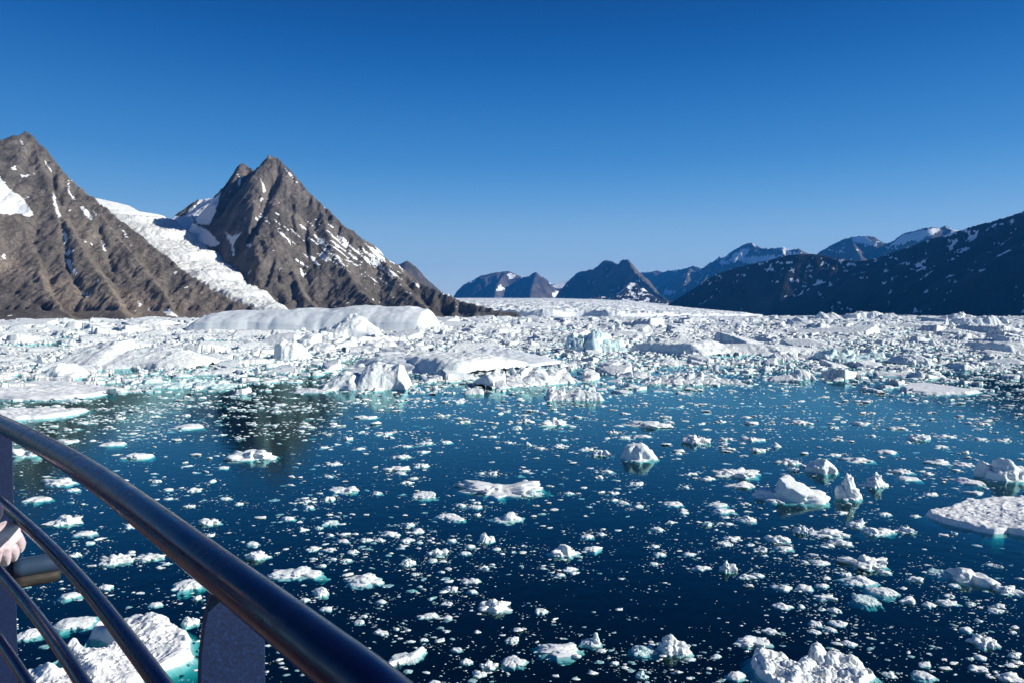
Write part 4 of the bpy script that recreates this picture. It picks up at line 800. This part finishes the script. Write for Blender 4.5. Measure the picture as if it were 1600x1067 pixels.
# ------------------------------------------------------------------ the pack: closely packed blocks out to the glacier front
PB = [(-800, 660), (0, 636), (200, 618), (350, 606), (500, 600), (640, 606), (760, 600), (860, 592), (960, 590), (1050, 594), (1200, 580), (1300, 578), (1420, 582), (1600, 596), (2400, 610)]
def cover(px, py, X, Y):
    yb = np.interp(px, [p[0] for p in PB], [p[1] for p in PB]) + 5 * fbm(X / 25, Y / 60, 3, 301)
    c = np.interp(py - yb, [-88, -62, -38, -18, 5, 35, 80], [.92, .74, .50, .30, .17, .09, .03])
    lane = fbm(X / (Y * .12), np.log(Y) * 9, 4, 315, .6)
    return np.clip(c + .16 * fbm(X / 14, Y / 40, 3, 305) - .9 * sst(.28, .5, lane) * c, 0, 1)
nc, nrw = 1250, 980
u = np.linspace(-1.02, 0.98, nc); D = 128 * np.exp(np.linspace(0, math.log(3300 / 128.), nrw))
U, Y = np.meshgrid(u, D); X = U * Y
px, py = proj(X, Y, np.zeros_like(X)); cv = cover(px, py, X, Y)
wx = X + .5 * fbm(X / 2.5, Y / 2.5, 2, 310); wy = Y + .5 * fbm(X / 2.5, Y / 2.5, 2, 311)
Z = np.full(X.shape, -3.0)
def layer(Z, size, prob, hmin, hmax, tilt, seed, crack=.12, ex=1.0, bulge=.35):
    f1, f2, c, dx, dy = worley(wx / size, wy / (size * ex), seed)
    c2 = np.mod(c * 13.37, 1); a = c2 * 6.283; 
    here = c < cv * prob
    e = sst(0, crack, f2 - f1 - crack * .4)
    h = (hmin + (hmax - hmin) * np.mod(c * 57.1, 1) ** 2.2) * (1 - bulge * f1) + tilt * (dx * np.cos(a) + dy * np.sin(a)) * size
    return np.maximum(Z, np.where(here, h * e - (1 - e) * 2.2, -3.0))
nearm = sst(420, 250, Y)
Z = layer(Z, 1.3, .62, .05, .34, .14, 401)
Z = layer(Z, 2.9, .72, .08, .75, .20, 411, .10)
Z = layer(Z, 6.5, .42, .15, 1.5, .24, 421, .07, 1.3)
Z = np.maximum(Z, np.where(cv > .90 + .1 * fbm(X / 7, Y / 20, 3, 77), .02 + .10 * fbm(X / 3, Y / 3, 3, 9), -3.0))
Zb = layer(Z, 17, .22, .4, 3.2, .26, 431, .06, 1.5); Z = np.where(Y > 260, Zb, Z)
Zc = layer(Z, 42, .20, .5, 5.5, .20, 441, .05, 2.2, .6); Z = np.where(Y > 480, Zc, Z)
far = sst(600, 1500, Y)
Z = Z + (Z > 0) * (.22 * (ridged(X / 1.6, Y / 1.6, 3, 450) - .45) * (1 + 1.5 * sst(200, 500, Y)) + .8 * far * (ridged(X / 9, Y / 9, 3, 455) - .4))
for (hx, hy, rx, ry) in HEROES:                      # room for the named bergs
    if hy > 120: Z = np.where(((X - hx) / rx) ** 2 + ((Y - hy) / (ry + .5)) ** 2 < .85, np.minimum(Z, .02 * ry), Z)
V = np.stack([X, Y, Z], -1).reshape(-1, 3); Fc = gridfaces(nrw, nc); Fc = Fc[(Z.ravel()[Fc] > -2.9).any(1)]
us = np.unique(Fc); mp = np.zeros(len(V), int); mp[us] = np.arange(len(us))
tag(mk('pack_ice', V[us], mp[Fc], M_mid, True), 'dense pack of broken white ice reaching to the glacier', 'pack ice', kind='stuff')
del V, Fc, X, Y, Z, U, Zb, Zc, wx, wy

# ------------------------------------------------------------------ loose brash, uncountable small bits
def scatter(name, n, yr, size_px, expo, matl, seed, lv, hk, label, coverf=None, clump=True, zsub=.15, xr=(-500, 2100), halo=False):
    rg = np.random.default_rng(seed)
    X = rg.uniform(xr[0], xr[1], n * 6); Yp = yr[0] + (yr[1] - yr[0]) * rg.uniform(0, 1, n * 6)
    d = np.stack([(X - 800) / F, cP - (Yp - 533.5) / F * sP, -sP - (Yp - 533.5) / F * cP]); t = -H / d[2]; wx, wy = d[0] * t, d[1] * t
    k = np.ones(len(X))
    if clump: k = np.clip(.30 + 2.3 * fbm(wx / 7 + seed, (wy + .25 * wx) / 2.6, 5, seed, .68), .03, 1)
    if coverf is not None: k = k * coverf(X, Yp, wx, wy)
    ok = rg.uniform(0, 1, len(X)) < k
    wx, wy, Yp = wx[ok][:n], wy[ok][:n], Yp[ok][:n]
    if halo:                                     # slush drifting close round the bigger chunks
        hs = [h_ for h_ in HEROES if 20 < h_[1] < 130]; hi_ = rg.integers(0, len(hs), n); ha = np.array(hs)[hi_]
        wx = ha[:, 0] + rg.normal(0, 1, n) * (ha[:, 2] * .75 + .3); wy = ha[:, 1] + rg.normal(0, 1, n) * (ha[:, 3] * .75 + .4); Yp = np.full(n, 700.0)
    s = size_px[0] * (1 - rg.uniform(0, 1, len(wx)) * (1 - (size_px[1] / size_px[0]) ** (-expo))) ** (-1 / expo)
    for (hx, hy, rx, ry) in HEROES:
        m = ((wx - hx) / (rx + .05)) ** 2 + ((wy - hy) / (ry + .05)) ** 2 > 1.0; wx, wy, s, Yp = wx[m], wy[m], s[m], Yp[m]
    wm = 1.15 * s * wy / F; n = len(wx)
    T = []
    for j in range(14):
        V, Fc = lump_shape(np.random.default_rng(seed + j), lv, 'rlkfr'[j % 5]); T.append(V)
    T = np.array(T); ti = rg.integers(0, 14, n); V = T[ti].copy()
    asp = rg.uniform(.35, .9, n); a = rg.normal(0, .4, n); hh = rg.uniform(hk[0], hk[1], n); sink = rg.uniform(-zsub, zsub * .5, n)
    low = 1 - .55 * np.clip(-V[:, :, 2] * 2.5, 0, 1); V[:, :, 0] *= low; V[:, :, 1] *= low
    x = V[:, :, 0] * (wm / 2)[:, None]; y = V[:, :, 1] * (wm / 2 * asp)[:, None]; z = V[:, :, 2] * (wm * hh)[:, None] + (sink * wm)[:, None]
    Vx = x * np.cos(a)[:, None] - y * np.sin(a)[:, None] + wx[:, None]; Vy = x * np.sin(a)[:, None] + y * np.cos(a)[:, None] + wy[:, None]
    nv = T.shape[1]
    FF = (Fc[None] + (np.arange(n) * nv)[:, None, None]).reshape(-1, 3)
    o = mk(name, np.stack([Vx, Vy, z], -1).reshape(-1, 3), FF, matl, lv > 1)
    tag(o, label, 'brash ice', kind='stuff'); return o
scatter('brash_ice', 9500, (632, 1120), (1.3, 9), 1.9, M_ice, 71, 1, (.04, .15), 'countless small white ice bits scattered over the open water', zsub=.22)
scatter('brash_ice', 1300, (640, 1120), (8, 20), 2.2, M_ice, 72, 2, (.05, .17), 'small loose white lumps scattered over the open water')
scatter('brash_ice', 13000, (560, 690), (2.5, 16), 1.6, M_ice, 73, 1, (.07, .24), 'small broken ice drifting along the edge of the pack', coverf=lambda a, b, c, d: np.interp(b - np.interp(a, [p[0] for p in PB], [p[1] for p in PB]), [-40, -10, 20, 50, 95], [.3, 1, .75, .4, .15]))
scatter('brash_ice', 5000, (499, 585), (2.5, 15), 1.5, M_mid, 74, 1, (.25, .8), 'angular blocks standing up out of the pack', clump=True)
scatter('brash_ice', 3500, (496.5, 512), (1.5, 7), 1.4, M_far, 75, 1, (.25, .8), 'tiny far blocks on the horizon of the pack', clump=False)
scatter('brash_ice', 7500, (632, 1120), (1.5, 9), 1.5, M_ice, 76, 1, (.04, .15), 'crumbs and slush clinging round the larger chunks', halo=True, zsub=.2)
# ------------------------------------------------------------------ the ship: railing, deck, hull, the person beside us
def plane_pt(px, py, z):
    d = ray(px, py); t = (z - H) / d[2]; return (d[0] * t, d[1] * t)
ZR = H - 0.39
PLAN = [(-4.9, 4.3), (-3.9, 4.05), (-3.0, 3.6), (-2.35, 3.12)] + [plane_pt(x, y, ZR) for x, y in ((0, 662), (75, 700), (150, 746), (225, 801), (300, 859), (400, 936), (500, 1014), (600, 1095))] + [(0.02, .52), (.22, .2), (.36, -.2), (.44, -.7), (.48, -1.5), (.5, -3.0)]
def catmull(pts, n=10):
    pts = [np.array(p, float) for p in pts]; pts = [2 * pts[0] - pts[1]] + pts + [2 * pts[-1] - pts[-2]]; out = []
    for i in range(1, len(pts) - 2):
        p0, p1, p2, p3 = pts[i - 1:i + 3]
        for k in range(n):
            t = k / n; out.append(.5 * (2 * p1 + (p2 - p0) * t + (2 * p0 - 5 * p1 + 4 * p2 - p3) * t * t + (3 * p1 - p0 - 3 * p2 + p3) * t ** 3))
    out.append(pts[-2]); return np.array(out)
PC = catmull(PLAN); TG = np.gradient(PC, axis=0); TG /= np.linalg.norm(TG, axis=1)[:, None]; NIN = np.stack([TG[:, 1], -TG[:, 0]], 1)   # inward normal
def tube(path, rad, n=28):
    path = np.array(path); tg = np.gradient(path, axis=0); tg /= np.linalg.norm(tg, axis=1)[:, None]
    rad = np.broadcast_to(rad, len(path)); up = np.array([0, 0, 1.0]); V = []
    for p, t, r in zip(path, tg, rad):
        s = np.cross(t, up if abs(t[2]) < .95 else np.array([1.0, 0, 0])); s /= np.linalg.norm(s); u_ = np.cross(s, t)
        a = np.linspace(0, 2 * math.pi, n, endpoint=False); V.append(p + r * (np.outer(np.cos(a), s) + np.outer(np.sin(a), u_)))
    m = len(path); V = np.concatenate(V + [[path[0]], [path[-1]]]); i = np.arange(m * n).reshape(m, n); j = np.roll(i, -1, 1)
    Q = np.stack([i[:-1], i[1:], j[1:], j[:-1]], -1).reshape(-1, 4)
    c0 = np.stack([np.full(n, m * n), i[0], j[0]], -1); c1 = np.stack([np.full(n, m * n + 1), j[-1], i[-1]], -1)
    return V, [Q, np.concatenate([c0, c1])]
m, N, L, p = mat('navy_gloss_paint')
g = N.new('ShaderNodeTexCoord').outputs['Object']
p.inputs['Base Color'].default_value = (0.002, 0.003, 0.030, 1); p.inputs['Specular IOR Level'].default_value = .28; p.inputs['Coat Weight'].default_value = .12; p.inputs['Coat Roughness'].default_value = .08
L.new(mapr(N, L, nz(N, L, g, 18, 6), .3, .7, .14, .34), p.inputs['Roughness'])
sp_ = mapr(N, L, nz(N, L, g, 130, 4, .7), .70, .76, 0, .5); L.new(mixc(N, L, sp_, (0.002, 0.003, 0.030), (.16, .17, .20)), p.inputs['Base Color'])
L.new(bump(N, L, nz(N, L, g, 60, 3), .25, .0012), p.inputs['Normal']); M_nav = m
m, N, L, p = mat('navy_textured_paint')
g = N.new('ShaderNodeTexCoord').outputs['Object']
f = nz(N, L, g, 170, 4, .8)
L.new(ramp(N, L, f, [(.40, (0.001, 0.006, 0.032)), (.58, (0.001, 0.013, 0.070)), (.74, (0.022, 0.055, 0.17))]), p.inputs['Base Color']); p.inputs['Roughness'].default_value = .5
L.new(bump(N, L, f, .6, .001), p.inputs['Normal']); M_tex = m
root = bpy.data.objects.new('ship_railing', None); COL.objects.link(root); root.location = (-1.0, 1.7, H - 1.6)
tag(root, 'curved navy blue ship railing with a thick handrail and thinner bars', 'railing')
def rmk(name, V, Fs, m_, smooth=True, par=root):
    o = mk(name, np.asarray(V) - np.array(par.matrix_basis.translation if par.type == 'EMPTY' else par.parent.matrix_basis.translation), Fs, m_, smooth, par); return o
V, Fs = tube([(q[0], q[1], ZR) for q in PC], .0305, 40); rmk('handrail', V, Fs, M_nav)
for zo in (.64, .89, 1.14, 1.39):
    sh = PC + NIN * .03
    V, Fs = tube([(q[0], q[1], H - zo) for q in sh], .0172, 20); rmk('rail_bar', V, Fs, M_nav)
def prism(pts, thick, c, t, n):      # outline in (u, z), extruded by thick along n
    pts = np.array(pts); k = len(pts); c = np.array(c)
    V = [[c[0] + t[0] * u_ + n[0] * s_, c[1] + t[1] * u_ + n[1] * s_, z_] for s_ in (-thick / 2, thick / 2) for u_, z_ in pts]
    Q = [(i, (i + 1) % k, (i + 1) % k + k, i + k) for i in range(k)]
    return V, [np.array(Q), np.array([list(range(k))[::-1]]), np.array([[i + k for i in range(k)]])]
zt = H - .395; zb = H - 1.6
stt = [((-1.95, 2.78), 0), ((-.428, 1.11), 0), ((.40, -.40), 1), ((-3.4, 3.85), 1)]
for (cx, cy), kk in stt:
    t_ = np.array([.8, .6]) if not kk else np.array([.95, .3]); n_v = np.array([t_[1], -t_[0]])
    pts = [(-.049, zb), (.049, zb), (.049, zt - .075), (.042, zt - .03), (.022, zt), (-.022, zt), (-.030, zt - .02), (-.036, zt - .045), (-.042, zt - .075), (-.047, zt - .115), (-.049, zt - .16)]
    V, Fs = prism(pts, .014, (cx, cy), t_, n_v); o = rmk('stanchion', V, Fs, M_tex, False)
    b = o.modifiers.new('edge', 'BEVEL'); b.width = .002; b.segments = 2
for (cx, cy), kk in stt:
    for zo, rr_ in ((.64, .0215), (.89, .0215), (1.14, .0215), (1.39, .0215)):
        j_ = int(np.argmin(np.hypot(PC[:, 0] - cx, PC[:, 1] - cy))); c_ = PC[j_] + NIN[j_] * .03; t2 = TG[j_]
        V, Fs = tube([(*(c_ + t2 * q_), H - zo) for q_ in (-.016, -.010, .010, .016)], [.0174, rr_, rr_, .0174], 18); rmk('weld_bead', V, Fs, M_nav)
# beam end outboard of the far stanchion
fb = bpy.data.objects.new('fender_beam', None); COL.objects.link(fb); p0 = np.array([-1.93, 2.79]); t_ = np.array([.8, .6]); fb.location = (-1.93, 2.79, H - 1.0)
tag(fb, 'short blue steel beam with brown timber underside behind the left stanchion', 'beam')
m, N, L, p = mat('weathered_timber'); g = N.new('ShaderNodeTexCoord').outputs['Object']
mp_ = N.new('ShaderNodeMapping'); mp_.inputs['Scale'].default_value = (6, 6, 60); L.new(g, mp_.inputs[0])
L.new(ramp(N, L, nz(N, L, mp_.outputs[0], 2.0, 6), [(.35, (.018, .013, .010)), (.5, (.028, .022, .018)), (.65, (.06, .048, .038))]), p.inputs['Base Color']); p.inputs['Roughness'].default_value = .7; M_tim = m
m, N, L, p = mat('blue_grey_paint'); p.inputs['Base Color'].default_value = (.03, .055, .10, 1); p.inputs['Roughness'].default_value = .3; M_bg = m
zc_ = H - .978
V, Fs = tube([(*(p0 + t_ * s_), zc_) for s_ in (0.02, .05, .10, .15, .185, .20)], [.036, .036, .036, .036, .030, .016], 24); rmk('steel_pipe', V, Fs, M_bg, True, fb)
V, Fs = tube([(*(p0 + t_ * s_), zc_ - .052) for s_ in (0.02, .05, .10, .14, .165, .175)], [.027, .027, .027, .027, .022, .012], 12); rmk('timber_pad', V, Fs, M_tim, True, fb)
# deck and hull
m, N, L, p = mat('deck_boards'); g = N.new('ShaderNodeNewGeometry').outputs['Position']
wv = N.new('ShaderNodeTexWave'); wv.inputs['Scale'].default_value = 3.2; wv.inputs['Distortion'].default_value = .4; L.new(g, wv.inputs['Vector'])
c_ = ramp(N, L, nz(N, L, g, 9, 6), [(.3, (.20, .12, .09)), (.7, (.36, .24, .19))]); L.new(mixc(N, L, mapr(N, L, wv.outputs['Fac'], .0, .06, 1, 0), c_, (.03, .02, .02)), p.inputs['Base Color']); p.inputs['Roughness'].default_value = .6; M_deck = m
edge = PC - NIN * .10
far_ = np.array([[-7, -3.0], [-7, 4.3]]); ring = np.concatenate([edge[::-1], far_[:0]]); k = len(edge)
inn = np.stack([np.full(k, -7.0), np.linspace(4.3, -3.0, k)], 1)
V = [(x, y, H - 1.6) for x, y in edge] + [(x, y, H - 1.6) for x, y in inn] + [(x, y, H - 1.75) for x, y in edge] + [(x, y, H - 1.75) for x, y in inn]
i = np.arange(k - 1)
Q = np.concatenate([np.stack([i, i + k, i + k + 1, i + 1], 1), np.stack([i + 2 * k, i + 2 * k + 1, i + 3 * k + 1, i + 3 * k], 1), np.stack([i, i + 1, i + 1 + 2 * k, i + 2 * k], 1), np.stack([i + k, i + 3 * k, i + 3 * k + 1, i + k + 1], 1)])
tag(mk('deck', np.array(V), Q, M_deck, False), 'reddish boarded ship deck under the railing', 'deck', kind='structure')
e2 = PC + NIN * .02; i2 = inn
V = [(x, y, H - 1.752) for x, y in e2] + [(x + .35 * (1 if a > .5 else 0), y, -1.5) for (x, y), a in zip(e2 + NIN * .6, np.zeros(k))]
V2 = [(x, y, H - 1.752) for x, y in i2] + [(x, y, -1.5) for x, y in i2]
Q = np.concatenate([np.stack([i, i + 1, i + 1 + k, i + k], 1), np.stack([i + 2 * k, i + 3 * k, i + 3 * k + 1, i + 2 * k + 1], 1), [[0, k, 3 * k, 2 * k], [k - 1, 3 * k - 1, 4 * k - 1, 2 * k - 1]]])
tag(mk('ship_hull', np.array(V + V2), Q, M_bg, False), 'dark blue hull side of the ship below the deck', 'ship hull', kind='structure')

# --- person at the rail
pr = bpy.data.objects.new('person', None); COL.objects.link(pr); pr.location = (-2.12, 1.78, H - 1.6)
tag(pr, 'person in navy jacket and pale pink glove holding the middle bar', 'person')
def skin(name, verts, edges, rad, m_, sub=2, par=pr, root_i=0):
    me = bpy.data.meshes.new(name); o0 = np.array(pr.location)
    me.from_pydata([tuple(np.array(v) - o0) for v in verts], edges, []); me.materials.append(m_)
    o = bpy.data.objects.new(name, me); COL.objects.link(o); o.parent = par
    md = o.modifiers.new('skin', 'SKIN'); md.use_smooth_shade = True
    for i_, r in enumerate(rad):
        sv = me.skin_vertices[0].data[i_]; sv.radius = (r, r) if not isinstance(r, tuple) else r; sv.use_root = (i_ == root_i)
    sb = o.modifiers.new('sub', 'SUBSURF'); sb.levels = sub; sb.render_levels = sub
    return o
def cloth(name, col, scale=25, dist=.004, rough=.85, sheen=.2):
    m, N, L, p = mat(name); g = N.new('ShaderNodeTexCoord').outputs['Object']
    f = nz(N, L, g, scale, 5); L.new(ramp(N, L, f, [(.3, tuple(v * .75 for v in col)), (.65, col)]), p.inputs['Base Color']); p.inputs['Roughness'].default_value = rough; p.inputs['Sheen Weight'].default_value = sheen
    L.new(bump(N, L, f, .6, dist), p.inputs['Normal']); return m
M_jk = cloth('navy_jacket', (.012, .012, .055)); M_tr = cloth('dark_trousers', (.02, .022, .03)); M_bt = cloth('boot_leather', (.03, .022, .018), rough=.5)
M_gl_ = cloth('pink_glove_knit', (.78, .58, .62), 45, .006, .75, .4); M_ht = cloth('grey_wool_hat', (.25, .25, .28), 60); M_sk = cloth('face_skin', (.55, .33, .25), 12, .001, .5, 0); M_hr = cloth('brown_hair', (.06, .035, .02), 90)
zd = H - 1.6; bx, by = -2.12, 1.78; fx_, fy_ = .55, .83           # facing outboard
def loc(r, f_, z): return (bx + r * fy_ + f_ * fx_, by - r * fx_ + f_ * fy_, zd + z)
wr = (-1.640, 2.262, H - .598); el = (-1.83, 2.06, H - .42); shd = loc(.19, .0, 1.42)
lw = (-2.02, 2.45, H - .52); le = loc(-.30, .14, 1.12); lsh = loc(-.19, 0, 1.42)
# the body itself, head to feet
def pp(px, py, D): return P(px, py, D)
bv = [loc(0, 0, .95), loc(0, 0, 1.15), loc(0, 0, 1.38), loc(0, .01, 1.50), loc(0, .025, 1.60), loc(0, .02, 1.74), shd, el, wr, lsh, le, lw, loc(.10, 0, .90), loc(.11, .03, .50), loc(.11, -.01, .09), loc(.12, .12, .04), loc(-.10, 0, .90), loc(-.11, .03, .50), loc(-.11, -.01, .09), loc(-.12, .12, .04)]
be = [(0, 1), (1, 2), (2, 3), (3, 4), (4, 5), (2, 6), (6, 7), (7, 8), (2, 9), (9, 10), (10, 11), (0, 12), (12, 13), (13, 14), (14, 15), (0, 16), (16, 17), (17, 18), (18, 19)]
body = skin('body', bv, be, [.13, .115, .12, .058, .082, .078, .055, .04, .028, .055, .04, .028, .08, .055, .04, .035, .08, .055, .04, .035], M_sk)
skin('jacket', [loc(0, 0, .80), loc(0, 0, 1.10), loc(0, 0, 1.36), loc(0, 0, 1.47), shd, el, tuple(pp(4, 813, 2.262)), lsh, le, lw], [(0, 1), (1, 2), (2, 3), (2, 4), (4, 5), (5, 6), (2, 7), (7, 8), (8, 9)], [.185, .165, .16, .085, .085, .062, .056, .085, .062, .045], M_jk)
skin('trousers', [loc(0, 0, .98), loc(.10, 0, .85), loc(.11, .03, .50), loc(.11, -.01, .13), loc(-.10, 0, .85), loc(-.11, .03, .50), loc(-.11, -.01, .13)], [(0, 1), (1, 2), (2, 3), (0, 4), (4, 5), (5, 6)], [.15, .105, .08, .065, .105, .08, .065], M_tr)
for s_ in (.115, -.115): skin('boot', [loc(s_, -.03, .16), loc(s_, -.03, .06), loc(s_, .08, .05), loc(s_, .17, .04)], [(0, 1), (1, 2), (2, 3)], [.06, .055, .05, .038], M_bt)
skin('hat', [loc(0, .012, 1.69), loc(0, .005, 1.76), loc(0, 0, 1.81)], [(0, 1), (1, 2)], [.108, .10, .05], M_ht)
skin('hair', [loc(0, -.05, 1.66), loc(0, -.06, 1.58), loc(0, -.05, 1.48)], [(0, 1), (1, 2)], [.075, .07, .04], M_hr)
def glove(w0, palm, kn, tips, th):
    k = 1; vs = [w0, palm]; es = [(0, 1)]; rd = [.034, (.042, .030)]
    for (kx, f1, f2) in zip(kn, [t[0] for t in tips], [t[1] for t in tips]):
        b_ = len(vs); vs += [kx, f1, f2]; es += [(1, b_), (b_, b_ + 1), (b_ + 1, b_ + 2)]; rd += [.0185, .0170, .0145]
    b_ = len(vs); vs += list(th); es += [(1, b_), (b_, b_ + 1)]; rd += [.018, .014]
    return skin('glove', vs, es, rd, M_gl_, 2)
glove(tuple(pp(2, 814, 2.262)), pp(9, 838, 2.27), [pp(27, 838, 2.29), pp(18, 850, 2.26), pp(7, 857, 2.24), pp(-5, 858, 2.22)],
      [(pp(32, 850, 2.33), pp(29, 860, 2.37)), (pp(22, 864, 2.30), pp(20, 872, 2.35)), (pp(9, 870, 2.27), pp(8, 879, 2.32)), (pp(-5, 871, 2.25), pp(-5, 880, 2.29))], [pp(26, 812, 2.30), pp(36, 822, 2.35)])
lk = np.array(lw); dr = np.array([.10, .07, -.05])
glove(lw, tuple(lk + dr * .6), [tuple(lk + dr * 1.0 + np.array([.02 * a_, -.02 * a_, 0])) for a_ in (-1.5, -.5, .5, 1.5)], [(tuple(lk + dr * 1.3 + np.array([.02 * a_, -.02 * a_, -.01])), tuple(lk + dr * 1.35 + np.array([.02 * a_, -.02 * a_, -.045]))) for a_ in (-1.5, -.5, .5, 1.5)], [tuple(lk + np.array([.05, -.02, -.04])), tuple(lk + np.array([.09, -.01, -.05]))])
# face
for s_ in (-.032, .032):
    V_, F_ = ICO[2]; ey_ = np.array(loc(s_, .112, 1.655)); rmk2 = mk('eye', V_ * .011 + ey_ - np.array(pr.location), F_, M_tr, True, body)
V_, F_ = ICO[2]; mk('nose', V_ * np.array([.013, .016, .02]) + np.array(loc(0, .125, 1.625)) - np.array(pr.location), F_, M_sk, True, body)
